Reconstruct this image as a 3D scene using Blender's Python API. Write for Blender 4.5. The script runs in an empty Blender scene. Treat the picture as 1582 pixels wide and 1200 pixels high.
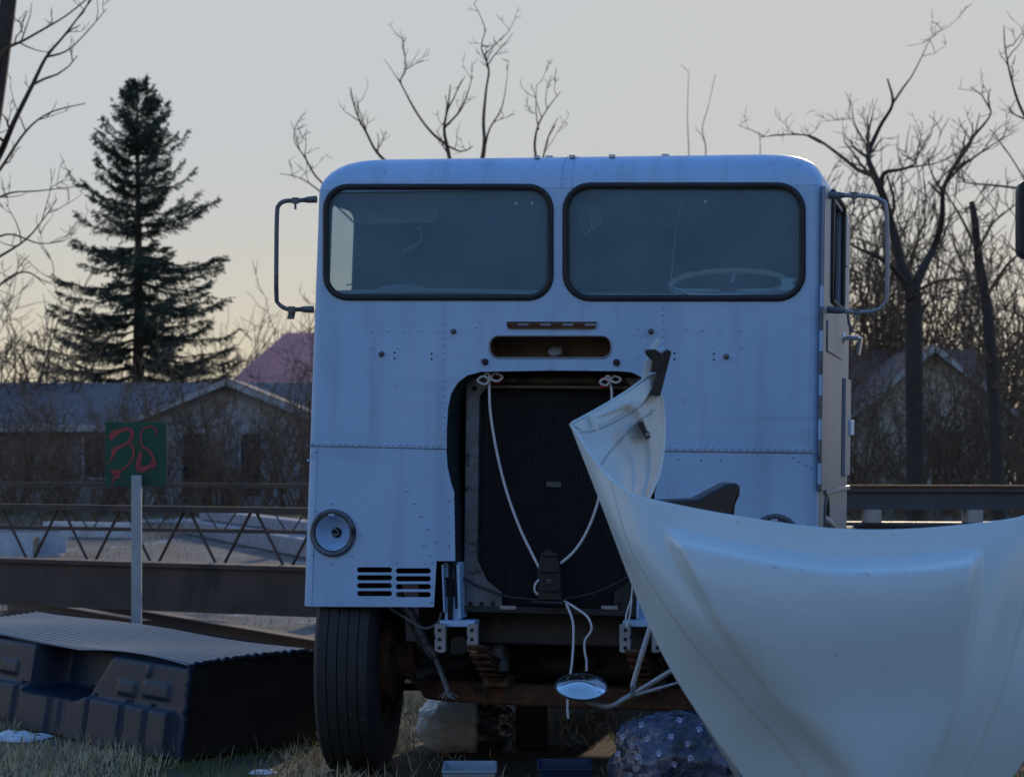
import bpy, bmesh, math, random
from mathutils import Vector, Matrix, noise
from mathutils.bvhtree import BVHTree
R = math.radians
rnd = random.Random(7)
sc = bpy.context.scene
COL = sc.collection

# ------------------------------------------------------------------ camera, sky, sun, exposure
F, CX, HY, CAMZ = 3600.0, 791.0, 700.0, 1.5
cam_d = bpy.data.cameras.new('camera'); cam = bpy.data.objects.new('camera', cam_d); COL.objects.link(cam)
cam.location = (0, 0, CAMZ); cam.rotation_euler = (R(90), 0, 0)
cam_d.sensor_width = 36; cam_d.lens = F / 1582 * 36; cam_d.shift_y = (HY - 600) / 1582
cam_d.clip_start = .1; cam_d.clip_end = 3000
cam_d.dof.use_dof = True; cam_d.dof.focus_distance = 10.0; cam_d.dof.aperture_fstop = 6.5
sc.camera = cam
SUN_AZ, SUN_EL = 10.0, 14.0          # degrees right of straight ahead, and up
world = bpy.data.worlds.new('World'); sc.world = world; world.use_nodes = True
wt = world.node_tree; wn = wt.nodes; wn.clear()
sky = wn.new('ShaderNodeTexSky'); sky.sky_type = 'NISHITA'; sky.sun_disc = False
sky.sun_elevation = R(SUN_EL); sky.sun_rotation = R(SUN_AZ)
sky.air_density = 1.2; sky.dust_density = 0.4; sky.ozone_density = 6.0; sky.altitude = 100
# thin bright haze: wherever the sky is bright it washes out to an even pale grey that keeps a little of its hue
SKY_S, EXPO, CEIL = 0.14, 1.0, 0.295
lum = wn.new('ShaderNodeRGBToBW'); wt.links.new(sky.outputs[0], lum.inputs[0])
fac = wn.new('ShaderNodeMapRange'); fac.interpolation_type = 'SMOOTHSTEP'
fac.inputs['From Min'].default_value = .19 / SKY_S; fac.inputs['From Max'].default_value = .32 / SKY_S; wt.links.new(lum.outputs[0], fac.inputs['Value'])
inv = wn.new('ShaderNodeMath'); inv.operation = 'DIVIDE'; inv.inputs[0].default_value = CEIL / SKY_S; wt.links.new(lum.outputs[0], inv.inputs[1])
flat = wn.new('ShaderNodeVectorMath'); flat.operation = 'SCALE'; wt.links.new(sky.outputs[0], flat.inputs[0]); wt.links.new(inv.outputs[0], flat.inputs['Scale'])
keep = wn.new('ShaderNodeMix'); keep.data_type = 'RGBA'; keep.inputs['Factor'].default_value = .88
wtc = wn.new('ShaderNodeTexCoord'); wsp = wn.new('ShaderNodeSeparateXYZ'); wt.links.new(wtc.outputs['Generated'], wsp.inputs[0])
wel = wn.new('ShaderNodeMapRange'); wel.interpolation_type = 'SMOOTHSTEP'; wel.inputs['From Min'].default_value = .0; wel.inputs['From Max'].default_value = .13; wt.links.new(wsp.outputs['Z'], wel.inputs['Value'])
hz_ = wn.new('ShaderNodeMix'); hz_.data_type = 'RGBA'; wt.links.new(wel.outputs[0], hz_.inputs['Factor'])
hz_.inputs['A'].default_value = (CEIL / SKY_S * 1.22, CEIL / SKY_S * 1.05, CEIL / SKY_S * .74, 1); hz_.inputs['B'].default_value = (CEIL / SKY_S, CEIL / SKY_S * .995, CEIL / SKY_S * .985, 1)
wt.links.new(flat.outputs[0], keep.inputs['A']); wt.links.new(hz_.outputs['Result'], keep.inputs['B'])
vmin = wn.new('ShaderNodeMix'); vmin.data_type = 'RGBA'; wt.links.new(fac.outputs[0], vmin.inputs['Factor'])
wt.links.new(sky.outputs[0], vmin.inputs['A']); wt.links.new(keep.outputs['Result'], vmin.inputs['B'])
bg = wn.new('ShaderNodeBackground'); bg.inputs['Strength'].default_value = SKY_S
wo = wn.new('ShaderNodeOutputWorld')
wt.links.new(vmin.outputs['Result'], bg.inputs['Color'])
wt.links.new(bg.outputs[0], wo.inputs['Surface'])
sun_d = bpy.data.lights.new('sun', 'SUN'); sun = bpy.data.objects.new('sun', sun_d); COL.objects.link(sun)
sun_d.energy = 1.0; sun_d.angle = R(1.0); sun_d.color = (1, .80, .58)
sdir = Vector((math.sin(R(SUN_AZ)) * math.cos(R(SUN_EL)), math.cos(R(SUN_AZ)) * math.cos(R(SUN_EL)), math.sin(R(SUN_EL))))
sun.rotation_euler = sdir.to_track_quat('Z', 'Y').to_euler(); sun.location = sdir * 100
sc.view_settings.view_transform = 'Standard'; sc.view_settings.look = 'None'
sc.view_settings.exposure = EXPO; sc.view_settings.gamma = 1.0

def W(px, py, Y):
    """photo pixel at distance Y -> world point"""
    return Vector(((px - CX) / F * Y, Y, CAMZ + (HY - py) / F * Y))

# ------------------------------------------------------------------ materials
MATS = {}
def mat(name, col, rough=.6, metal=0., var=.18, scale=4., bump=.0, bscale=40., spot=None, spot_amt=.0, spot_scale=6., spec=.5, trans=0., stretch=(1, 1, 1)):
    if name in MATS: return MATS[name]
    m = bpy.data.materials.new(name); m.use_nodes = True; nt = m.node_tree; N = nt.nodes; L = nt.links
    b = N['Principled BSDF']; b.inputs['Roughness'].default_value = rough; b.inputs['Metallic'].default_value = metal
    b.inputs['Specular IOR Level'].default_value = spec
    if trans: b.inputs['Transmission Weight'].default_value = trans
    tc = N.new('ShaderNodeTexCoord'); mp = N.new('ShaderNodeMapping'); mp.inputs['Scale'].default_value = stretch
    L.new(tc.outputs['Object'], mp.inputs[0])
    n = N.new('ShaderNodeTexNoise'); n.inputs['Scale'].default_value = scale; n.inputs['Detail'].default_value = 7; n.inputs['Roughness'].default_value = .62
    L.new(mp.outputs[0], n.inputs['Vector'])
    r = N.new('ShaderNodeValToRGB'); e = r.color_ramp.elements
    e[0].position = .3; e[1].position = .7
    e[0].color = (*[max(0, c * (1 - var)) for c in col], 1); e[1].color = (*[min(1, c * (1 + var)) for c in col], 1)
    L.new(n.outputs['Fac'], r.inputs[0]); out = r.outputs[0]
    if spot:
        n2 = N.new('ShaderNodeTexNoise'); n2.inputs['Scale'].default_value = spot_scale; n2.inputs['Detail'].default_value = 9; n2.inputs['Roughness'].default_value = .7
        L.new(mp.outputs[0], n2.inputs['Vector'])
        r2 = N.new('ShaderNodeValToRGB'); r2.color_ramp.elements[0].position = .64 - spot_amt * .3; r2.color_ramp.elements[1].position = .72 - spot_amt * .25
        L.new(n2.outputs['Fac'], r2.inputs[0])
        mx = N.new('ShaderNodeMix'); mx.data_type = 'RGBA'; L.new(r2.outputs[0], mx.inputs['Factor'])
        L.new(out, mx.inputs['A']); mx.inputs['B'].default_value = (*spot, 1); out = mx.outputs['Result']
    L.new(out, b.inputs['Base Color'])
    mr = N.new('ShaderNodeMapRange'); mr.inputs['To Min'].default_value = max(0, rough - .1); mr.inputs['To Max'].default_value = min(1, rough + .12)
    L.new(n.outputs['Fac'], mr.inputs['Value']); L.new(mr.outputs[0], b.inputs['Roughness'])
    if bump:
        nb = N.new('ShaderNodeTexNoise'); nb.inputs['Scale'].default_value = bscale; nb.inputs['Detail'].default_value = 5
        L.new(mp.outputs[0], nb.inputs['Vector'])
        bp = N.new('ShaderNodeBump'); bp.inputs['Strength'].default_value = bump; bp.inputs['Distance'].default_value = .02
        L.new(nb.outputs['Fac'], bp.inputs['Height']); L.new(bp.outputs[0], b.inputs['Normal'])
    MATS[name] = m; return m

def glass_mat(name, film, film_amt, tint=(.75, .9, .95)):
    if name in MATS: return MATS[name]
    m = bpy.data.materials.new(name); m.use_nodes = True; nt = m.node_tree; N = nt.nodes; L = nt.links; N.clear()
    tr = N.new('ShaderNodeBsdfTransparent'); tr.inputs[0].default_value = (*tint, 1)
    gl = N.new('ShaderNodeBsdfGlossy'); gl.inputs['Roughness'].default_value = .03
    df = N.new('ShaderNodeBsdfDiffuse'); df.inputs[0].default_value = (*film, 1)
    fr = N.new('ShaderNodeFresnel'); ge = N.new('ShaderNodeNewGeometry'); io = N.new('ShaderNodeMapRange'); io.inputs['To Min'].default_value = 1.5; io.inputs['To Max'].default_value = 1 / 1.5
    L.new(ge.outputs['Backfacing'], io.inputs['Value']); L.new(io.outputs[0], fr.inputs[0])
    tc = N.new('ShaderNodeTexCoord'); n = N.new('ShaderNodeTexNoise'); n.inputs['Scale'].default_value = 3.; n.inputs['Detail'].default_value = 8
    L.new(tc.outputs['Object'], n.inputs['Vector'])
    mr = N.new('ShaderNodeMapRange'); mr.inputs['From Min'].default_value = .3; mr.inputs['From Max'].default_value = .75
    mr.inputs['To Min'].default_value = film_amt * .85; mr.inputs['To Max'].default_value = film_amt * 1.2
    L.new(n.outputs['Fac'], mr.inputs['Value'])
    m1 = N.new('ShaderNodeMixShader'); L.new(mr.outputs[0], m1.inputs[0]); L.new(tr.outputs[0], m1.inputs[1]); L.new(df.outputs[0], m1.inputs[2])
    m2 = N.new('ShaderNodeMixShader'); L.new(fr.outputs[0], m2.inputs[0]); L.new(m1.outputs[0], m2.inputs[1]); L.new(gl.outputs[0], m2.inputs[2])
    o = N.new('ShaderNodeOutputMaterial'); L.new(m2.outputs[0], o.inputs[0])
    MATS[name] = m; return m

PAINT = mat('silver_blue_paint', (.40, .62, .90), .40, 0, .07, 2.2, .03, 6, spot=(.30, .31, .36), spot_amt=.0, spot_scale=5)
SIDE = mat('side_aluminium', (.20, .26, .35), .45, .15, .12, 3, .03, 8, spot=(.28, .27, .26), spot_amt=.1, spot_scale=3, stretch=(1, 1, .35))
RUBBER = mat('black_rubber', (.02, .02, .022), .55, 0, .3, 8)
def weather(m):
    nt = m.node_tree; N = nt.nodes; L = nt.links; b = N['Principled BSDF']; src = b.inputs['Base Color'].links[0].from_socket
    tc = N.new('ShaderNodeTexCoord')
    def layer(src, scale, st, p0, p1, fmax, col, detail=6, dist=0.):
        mp = N.new('ShaderNodeMapping'); mp.inputs['Scale'].default_value = st; L.new(tc.outputs['Object'], mp.inputs[0])
        n = N.new('ShaderNodeTexNoise'); n.inputs['Scale'].default_value = scale; n.inputs['Detail'].default_value = detail; n.inputs['Distortion'].default_value = dist; L.new(mp.outputs[0], n.inputs['Vector'])
        r = N.new('ShaderNodeMapRange'); r.inputs['From Min'].default_value = p0; r.inputs['From Max'].default_value = p1; r.inputs['To Max'].default_value = fmax; L.new(n.outputs['Fac'], r.inputs['Value'])
        x = N.new('ShaderNodeMix'); x.data_type = 'RGBA'; L.new(r.outputs[0], x.inputs['Factor']); L.new(src, x.inputs['A']); x.inputs['B'].default_value = (*col, 1); return x.outputs['Result']
    c = layer(src, 1.1, (1, 1, 1), .42, .72, .5, (.52, .66, .86))              # chalky faded patches
    c = layer(c, 3.0, (3.2, 1, .35), .50, .78, .42, (.24, .30, .40))           # run-down grime
    c = layer(c, 2.2, (.6, 1, 3.5), .58, .74, .30, (.26, .33, .45), 9, 1.)      # rubbed scuffs
    c = layer(c, 26, (1, 1, .5), .70, .78, .55, (.20, .17, .16), 4)            # chips
    L.new(c, b.inputs['Base Color'])
weather(PAINT)
TYRE = mat('tyre_rubber', (.028, .029, .032), .7, 0, .3, 9, .15, 60, spot=(.34, .32, .29), spot_amt=-.06, spot_scale=26)
DARK = mat('grimy_dark_steel', (.045, .043, .042), .65, .2, .45, 7, .15, 30, spot=(.10, .065, .04), spot_amt=.2, spot_scale=6)
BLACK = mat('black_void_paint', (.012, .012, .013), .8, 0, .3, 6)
RUST = mat('rust_brown', (.12, .055, .03), .85, 0, .4, 8, .3, 40, spot=(.05, .03, .022), spot_amt=.3, spot_scale=7)
RUSTBEAM = mat('dark_rusty_beam', (.075, .052, .045), .7, 0, .35, 3, .1, 30, spot=(.035, .03, .03), spot_amt=.35, spot_scale=2)
GREYMETAL = mat('galvanised', (.36, .37, .39), .45, .5, .2, 8, .05, 30, spot=(.2, .13, .1), spot_amt=.0)
CHANNEL = mat('scuffed_channel', (.16, .17, .19), .5, .3, .35, 10, .05, 30, spot=(.04, .035, .03), spot_amt=.35, spot_scale=14)
CORE = mat('radiator_core', (.016, .016, .018), .75, 0, .4, 14, spot=(.035, .034, .035), spot_amt=.1, spot_scale=5)
ROPE = mat('white_rope', (.74, .74, .76), .85, 0, .12, 60, .3, 220)
RED = mat('red_plastic', (.42, .025, .02), .45, 0, .2, 10)
BROWNIN = mat('brown_interior', (.14, .09, .055), .8, 0, .3, 6)
TRIM = mat('interior_trim', (.05, .05, .055), .8, 0, .2, 5)
DASH = mat('pale_dashboard', (.42, .45, .45), .7, 0, .15, 5)
IVORY = mat('ivory_wheel', (.75, .76, .70), .5, 0, .15, 10)
WHITE = mat('white_car_paint', (.70, .79, .80), .24, 0, .035, 3, .0, 6, spot=(.54, .59, .58), spot_amt=-.02, spot_scale=4)
WHITEIN = mat('dull_white_inner', (.66, .66, .62), .6, 0, .12, 5, .03, 10, spot=(.42, .42, .44), spot_amt=.12, spot_scale=5)
BLACKPL = mat('black_plastic', (.022, .022, .024), .4, 0, .25, 10)
LINER = mat('bedliner_plastic', (.010, .020, .042), .42, 0, .2, 6, .06, 120, spot=(.018, .03, .055), spot_amt=.0, spot_scale=5, spec=.22)
GREEN = mat('green_sign_paint', (.012, .085, .05), .55, 0, .25, 5)
REDPAINT = mat('red_spray_paint', (.38, .06, .065), .6, 0, .2, 12)
POSTP = mat('painted_post', (.42, .45, .47), .6, 0, .12, 7, .05, 30, spot=(.22, .17, .12), spot_amt=-.03, spot_scale=9)
LIMB = mat('thin_limb_bark', (.11, .068, .038), .85, 0, .3, 4)
BARK = mat('bare_bark', (.045, .035, .029), .9, 0, .35, 5, .3, 18)
TWIG = mat('twig_bark', (.14, .092, .06), .9, 0, .3, 3)
NEEDLE = mat('spruce_needles', (.045, .066, .045), .8, 0, .4, 1.2)
WIN = glass_mat('windshield_glass', (.30, .52, .66), .36)
SGLASS = glass_mat('side_glass', (.4, .4, .38), .06, (.8, .85, .85))

# ------------------------------------------------------------------ mesh helpers
def tag(o, label=None, cat=None, group=None, kind=None):
    if label: o['label'] = label
    if cat: o['category'] = cat
    if group: o['group'] = group
    if kind: o['kind'] = kind
    return o
def empty(name, loc=(0, 0, 0), rot=(0, 0, 0)):
    o = bpy.data.objects.new(name, None); COL.objects.link(o); o.location = loc; o.rotation_euler = rot; o.empty_display_size = .2; return o
def link(name, me, m, parent=None, kind=None):
    o = bpy.data.objects.new(name, me); COL.objects.link(o)
    if m and not me.materials: me.materials.append(m)
    if parent: o.parent = parent
    if kind: o['kind'] = kind
    return o
def finish(me, smooth=35):
    if smooth and len(me.polygons):
        me.polygons.foreach_set('use_smooth', [True] * len(me.polygons))
        me.set_sharp_from_angle(angle=R(smooth))
    me.update(); return me
class MB:
    def __init__(s): s.v = []; s.f = []
    def add(s, vs, fs):
        o = len(s.v); s.v += [tuple(x) for x in vs]; s.f += [tuple(i + o for i in f) for f in fs]; return s
    def box(s, c, d, M=None):
        x, y, z = [k / 2 for k in d]; c = Vector(c)
        vs = [Vector((sx * x, sy * y, sz * z)) for sz in (-1, 1) for sx, sy in ((-1, -1), (1, -1), (1, 1), (-1, 1))]
        vs = [(c + (M @ p if M else p)) for p in vs]
        return s.add(vs, [(3, 2, 1, 0), (4, 5, 6, 7), (0, 1, 5, 4), (1, 2, 6, 5), (2, 3, 7, 6), (3, 0, 4, 7)])
    def bar(s, a, b, w, h, up=(0, 0, 1)):
        a, b = Vector(a), Vector(b); d = (b - a); l = d.length; d.normalize()
        x = d.cross(Vector(up)); x = x.normalized() if x.length > 1e-4 else Vector((1, 0, 0)); y = x.cross(d)
        M = Matrix((x, d, y)).transposed()
        return s.box((a + b) / 2, (w, l, h), M)
    def tube(s, pts, r, n=8, cap=True, closed=False, flat=1.0):
        pts = [Vector(p) for p in pts]; k = len(pts)
        rs = r if isinstance(r, (list, tuple)) else [r] * k
        t0 = (pts[1] - pts[0]).normalized(); ref = Vector((0, 0, 1)) if abs(t0.z) < .9 else Vector((1, 0, 0))
        x = t0.cross(ref).normalized(); vs = []
        for i, p in enumerate(pts):
            if closed: t = (pts[(i + 1) % k] - pts[i - 1])
            else: t = pts[min(i + 1, k - 1)] - pts[max(i - 1, 0)]
            t = t.normalized() if t.length > 1e-9 else t0
            x = (x - t * x.dot(t)); x = x.normalized() if x.length > 1e-6 else t.orthogonal().normalized()
            y = t.cross(x)
            for j in range(n):
                a = 2 * math.pi * j / n; vs.append(p + x * math.cos(a) * rs[i] + y * math.sin(a) * rs[i] * flat)
        fs = []
        for i in range(k if closed else k - 1):
            i2 = (i + 1) % k
            for j in range(n): fs.append((i * n + j, i * n + (j + 1) % n, i2 * n + (j + 1) % n, i2 * n + j))
        if cap and not closed: fs += [tuple(range(n - 1, -1, -1)), tuple((k - 1) * n + j for j in range(n))]
        return s.add(vs, fs)
    def lathe(s, prof, c, axis, n=32):
        c = Vector(c); ax = Vector(axis).normalized(); x = ax.orthogonal().normalized(); y = ax.cross(x); vs = []; fs = []
        for (rr_, h) in prof:
            for j in range(n):
                a = 2 * math.pi * j / n; vs.append(c + ax * h + (x * math.cos(a) + y * math.sin(a)) * rr_)
        for i in range(len(prof) - 1):
            for j in range(n): fs.append((i * n + j, i * n + (j + 1) % n, (i + 1) * n + (j + 1) % n, (i + 1) * n + j))
        return s.add(vs, fs)
    def grid(s, nu, nv, fn):
        vs = [fn(i / nu, j / nv) for j in range(nv + 1) for i in range(nu + 1)]
        fs = [(j * (nu + 1) + i, j * (nu + 1) + i + 1, (j + 1) * (nu + 1) + i + 1, (j + 1) * (nu + 1) + i) for j in range(nv) for i in range(nu)]
        return s.add(vs, fs)
    def prism(s, poly, d):
        """poly: list of 3d points (planar), d: extrusion vector"""
        n = len(poly); d = Vector(d); a = [Vector(p) for p in poly]
        return s.add(a + [p + d for p in a], [tuple(range(n - 1, -1, -1)), tuple(range(n, 2 * n))] + [(i, (i + 1) % n, n + (i + 1) % n, n + i) for i in range(n)])
    def mesh(s, name, smooth=35):
        me = bpy.data.meshes.new(name); me.from_pydata(s.v, [], s.f)
        bm = bmesh.new(); bm.from_mesh(me); bmesh.ops.recalc_face_normals(bm, faces=bm.faces); bm.to_mesh(me); bm.free()
        return finish(me, smooth)
    def build(s, name, m, parent=None, smooth=35, kind=None, bevel=0):
        o = link(name, s.mesh(name, smooth), m, parent, kind)
        if bevel:
            b = o.modifiers.new('bevel', 'BEVEL'); b.width = bevel; b.segments = 2; b.limit_method = 'ANGLE'; b.angle_limit = R(40)
        return o
def spline(pts, n=8, closed=False):
    pts = [Vector(p) for p in pts]; k = len(pts); out = []
    for i in range(k if closed else k - 1):
        g = (lambda j: pts[j % k]) if closed else (lambda j: pts[max(0, min(k - 1, j))])
        a, b, c, d = g(i - 1), g(i), g(i + 1), g(i + 2)
        for q in range(n):
            t = q / n
            out.append(.5 * ((2 * b) + (c - a) * t + (2 * a - 5 * b + 4 * c - d) * t * t + (3 * b - a - 3 * c + d) * t ** 3))
    if not closed: out.append(pts[-1])
    return out
def rr(x0, y0, x1, y1, r, n=7):
    o = []
    for cx, cy, a0 in ((x1 - r, y1 - r, 0), (x0 + r, y1 - r, 90), (x0 + r, y0 + r, 180), (x1 - r, y0 + r, 270)):
        for i in range(n + 1):
            a = R(a0 + 90 * i / n); o.append((cx + r * math.cos(a), cy + r * math.sin(a)))
    return o
def circ(cx, cy, r, n=20): return [(cx + r * math.cos(2 * math.pi * i / n), cy + r * math.sin(2 * math.pi * i / n)) for i in range(n)]
def smooth01(x): x = max(0., min(1., x)); return x * x * (3 - 2 * x)
def panel(name, outer, holes, thick, m, parent, place, bevel=.0015):
    """flat sheet with holes: outer/holes are 2d lists, place maps (x, y, depth) -> parent-space point"""
    cu = bpy.data.curves.new(name, 'CURVE'); cu.dimensions = '2D'; cu.fill_mode = 'BOTH'; cu.extrude = thick / 2; cu.bevel_depth = bevel; cu.bevel_resolution = 1
    for pts in [outer] + holes:
        sp = cu.splines.new('POLY'); sp.points.add(len(pts) - 1); sp.use_cyclic_u = True
        for p, q in zip(sp.points, pts): p.co = (q[0], q[1], 0, 1)
    t = bpy.data.objects.new('tmp', cu); COL.objects.link(t)
    dg = bpy.context.evaluated_depsgraph_get(); me = bpy.data.meshes.new_from_object(t.evaluated_get(dg))
    bpy.data.objects.remove(t); bpy.data.curves.remove(cu)
    for v in me.vertices: v.co = place(v.co.x, v.co.y, v.co.z)
    me.materials.clear(); me.name = name
    bm = bmesh.new(); bm.from_mesh(me); bmesh.ops.remove_doubles(bm, verts=bm.verts, dist=1e-5); bmesh.ops.recalc_face_normals(bm, faces=bm.faces); bm.to_mesh(me); bm.free()
    finish(me, 0)
    return link(name, me, m, parent)

# ------------------------------------------------------------------ ground
def ground():
    m = bpy.data.materials.new('ground'); m.use_nodes = True; nt = m.node_tree; N = nt.nodes; L = nt.links; b = N['Principled BSDF']; b.inputs['Roughness'].default_value = .9
    tc = N.new('ShaderNodeTexCoord')
    def nz(scale, detail=6, rough=.6):
        n = N.new('ShaderNodeTexNoise'); n.inputs['Scale'].default_value = scale; n.inputs['Detail'].default_value = detail; n.inputs['Roughness'].default_value = rough
        L.new(tc.outputs['Object'], n.inputs['Vector']); return n.outputs['Fac']
    def ramp(src, p0, p1, c0, c1):
        r = N.new('ShaderNodeValToRGB'); e = r.color_ramp.elements; e[0].position = p0; e[1].position = p1; e[0].color = (*c0, 1); e[1].color = (*c1, 1); L.new(src, r.inputs[0]); return r.outputs[0]
    def mix(f, a, c):
        x = N.new('ShaderNodeMix'); x.data_type = 'RGBA'; L.new(f, x.inputs['Factor']); L.new(a, x.inputs['A']); L.new(c, x.inputs['B']); return x.outputs['Result']
    earth = ramp(nz(9, 9, .75), .32, .7, (.09, .07, .045), (.30, .25, .175))
    grav = ramp(nz(22, 9, .8), .3, .72, (.07, .062, .055), (.30, .28, .26))
    grass = ramp(nz(14, 8, .75), .3, .7, (.035, .05, .012), (.13, .12, .05))
    c = mix(ramp(nz(.9, 4), .45, .6, (0, 0, 0), (1, 1, 1)), earth, grass)
    # gravel yard further back
    sep = N.new('ShaderNodeSeparateXYZ'); L.new(tc.outputs['Object'], sep.inputs[0])
    mr = N.new('ShaderNodeMapRange'); mr.inputs['From Min'].default_value = 15; mr.inputs['From Max'].default_value = 19; L.new(sep.outputs['Y'], mr.inputs['Value'])
    mr2 = N.new('ShaderNodeMapRange'); mr2.inputs['From Min'].default_value = 50; mr2.inputs['From Max'].default_value = 42; L.new(sep.outputs['Y'], mr2.inputs['Value'])
    mm = N.new('ShaderNodeMath'); mm.operation = 'MULTIPLY'; L.new(mr.outputs[0], mm.inputs[0]); L.new(mr2.outputs[0], mm.inputs[1])
    c = mix(mm.outputs[0], c, grav)
    c = mix(ramp(nz(1.7, 8, .7), .47, .62, (0, 0, 0), (.7, .7, .7)), c, ramp(nz(30, 6, .8), .3, .7, (.035, .03, .024), (.14, .115, .085)))
    # leftover snow
    sn = N.new('ShaderNodeMath'); sn.operation = 'MULTIPLY'; L.new(ramp(nz(.9, 9, .7), .575, .64, (0, 0, 0), (.75, .75, .75)), sn.inputs[0]); L.new(mr.outputs[0], sn.inputs[1])
    snow = N.new('ShaderNodeRGB'); snow.outputs[0].default_value = (.72, .73, .76, 1)
    c = mix(sn.outputs[0], c, snow.outputs[0])
    # dark bare ground with the shade under the truck painted in
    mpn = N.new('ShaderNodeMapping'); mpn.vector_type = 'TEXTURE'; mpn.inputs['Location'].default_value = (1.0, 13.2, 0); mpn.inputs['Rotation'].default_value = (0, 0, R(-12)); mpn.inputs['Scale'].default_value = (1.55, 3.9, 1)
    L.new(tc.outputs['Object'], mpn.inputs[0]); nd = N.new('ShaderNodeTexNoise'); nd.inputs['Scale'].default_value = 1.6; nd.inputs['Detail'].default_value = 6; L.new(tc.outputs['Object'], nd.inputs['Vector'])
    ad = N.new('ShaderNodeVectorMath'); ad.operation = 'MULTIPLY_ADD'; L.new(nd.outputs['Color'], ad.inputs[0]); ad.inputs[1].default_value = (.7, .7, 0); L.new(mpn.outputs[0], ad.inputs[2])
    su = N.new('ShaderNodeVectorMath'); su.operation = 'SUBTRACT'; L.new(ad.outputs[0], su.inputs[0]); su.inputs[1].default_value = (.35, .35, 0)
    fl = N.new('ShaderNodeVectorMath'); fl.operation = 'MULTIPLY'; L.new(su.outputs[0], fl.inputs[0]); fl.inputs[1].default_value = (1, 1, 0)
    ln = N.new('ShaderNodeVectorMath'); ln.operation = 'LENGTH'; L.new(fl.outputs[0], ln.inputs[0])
    shade_mask = ramp(ln.outputs['Value'], .8, 1.0, (1, 1, 1), (0, 0, 0)); shaded_soil = ramp(nz(18, 8, .7), .3, .7, (.018, .014, .01), (.06, .048, .034)); c = mix(shade_mask, c, shaded_soil)
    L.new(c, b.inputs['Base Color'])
    bp = N.new('ShaderNodeBump'); bp.inputs['Strength'].default_value = .8; bp.inputs['Distance'].default_value = .05
    L.new(nz(16, 8, .75), bp.inputs['Height']); L.new(bp.outputs[0], b.inputs['Normal'])
    xs = [-900, -300, -100, -40, -20] + [-12 + i * .25 for i in range(97)] + [20, 40, 100, 300, 900]
    ys = [-300, -60, -10, 2] + [4 + i * .25 for i in range(80)] + [26, 30, 36, 44, 54, 70, 100, 200, 500, 1500]
    vs = []
    for y in ys:
        for x in xs:
            z = 0
            if -12.5 < x < 12.5 and 3.9 < y < 24: z = .018 * noise.noise((x * .9, y * .9, 3)) + .01 * noise.noise((x * 3, y * 3, 8)) - .012
            vs.append((x, y, z))
    nx = len(xs); fs = [(j * nx + i, j * nx + i + 1, (j + 1) * nx + i + 1, (j + 1) * nx + i) for j in range(len(ys) - 1) for i in range(nx - 1)]
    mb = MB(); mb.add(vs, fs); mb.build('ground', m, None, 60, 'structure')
ground()

# ------------------------------------------------------------------ the cabover truck
TR_LOC = Vector(((868 - CX) / F * 10.4, 10.4, .0)); TR_ROT = (0, R(.75), R(-12))
truck = empty('cabover_truck', TR_LOC, TR_ROT)
tag(truck, 'old silver blue cabover truck cab with bare radiator and missing grille', 'truck')
TM = Matrix.LocRotScale(TR_LOC, __import__('mathutils').Euler(TR_ROT), None); TI = TM.inverted()
CO = TI @ Vector((0, 0, CAMZ))
def P(px, py, v=0.):
    """photo pixel on the truck's own depth plane v (metres behind its front face)"""
    d = TI.to_3x3() @ Vector(((px - CX) / F, 1, (HY - py) / F)); t = (v - CO.y) / d.y
    return CO + d * t
def P2(px, py, v=0.): p = P(px, py, v); return (p.x, p.z)
def side_v(px, py, u):
    d = TI.to_3x3() @ Vector(((px - CX) / F, 1, (HY - py) / F)); t = (u - CO.x) / d.x
    p = CO + d * t; return p.y, p.z
def front(v0): return lambda x, y, z: Vector((x, v0 - z, y))
# half widths left / right as a function of height
wl0, wl1 = P(467, 934), P(490, 292); wr0, wr1 = P(1263, 850), P(1270, 296)
def uL(w): t = (w - wl0.z) / (wl1.z - wl0.z); return wl0.x + (wl1.x - wl0.x) * t
def uR(w): t = (w - wr0.z) / (wr1.z - wr0.z); return wr0.x + (wr1.x - wr0.x) * t
CR = .045                                  # corner radius of the cab
W_BOT = P(470, 936).z; W_SEAM = P(690, 691).z; W_TOP = P(870, 290).z
LCAB = side_v(1311, 520, uR(2.0))[0]
print('cab depth', LCAB, 'width', uR(2) - uL(2), 'w', W_BOT, W_SEAM, W_TOP)
def Lx(w): return (uL(w) + CR, w)
def Rx(w): return (uR(w) - CR, w)
opening = [(690, 693), (690, 660), (692, 630), (697, 607), (707, 591), (721, 580), (742, 574), (850, 572), (958, 573), (977, 575), (993, 583), (1004, 595), (1012, 613), (1016, 640), (1017, 695)]
win_l = rr(505, 290, 850, 459, 34); win_r = rr(875, 288, 1239, 460, 38)
slot = rr(756, 519, 945, 553, 15)
def loc(pts, v=0.): return [P2(x, y, v) for x, y in pts]
holes_small = [circ(x, y, 2.2, 8) for x, y in ((610, 545), (610, 554), (667, 547), (667, 555), (1042, 546), (1042, 555), (1103, 547), (1103, 556))]
panel('front_panel', [Lx(W_SEAM)] + loc(opening) + [Rx(P(1255, 698).z), Rx(W_TOP), Lx(W_TOP)], [loc(win_l), loc(win_r), loc(slot)] + [loc(h) for h in holes_small], .006, PAINT, truck, front(0))
slots = []
for r_ in range(4):
    for c_ in range(2):
        x0 = 551 + c_ * 60; y0 = 875.5 + r_ * 12.2 + c_ * 1.5
        slots.append(rr(x0, y0, x0 + 55, y0 + 9, 4.3, 4))
pin = [circ(x, y, 1.6, 8) for x, y in ((565, 869), (614, 870), (656.5, 871), (694, 774), (694, 799), (694, 822), (694, 843), (694, 846))]
bl = W_BOT
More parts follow.
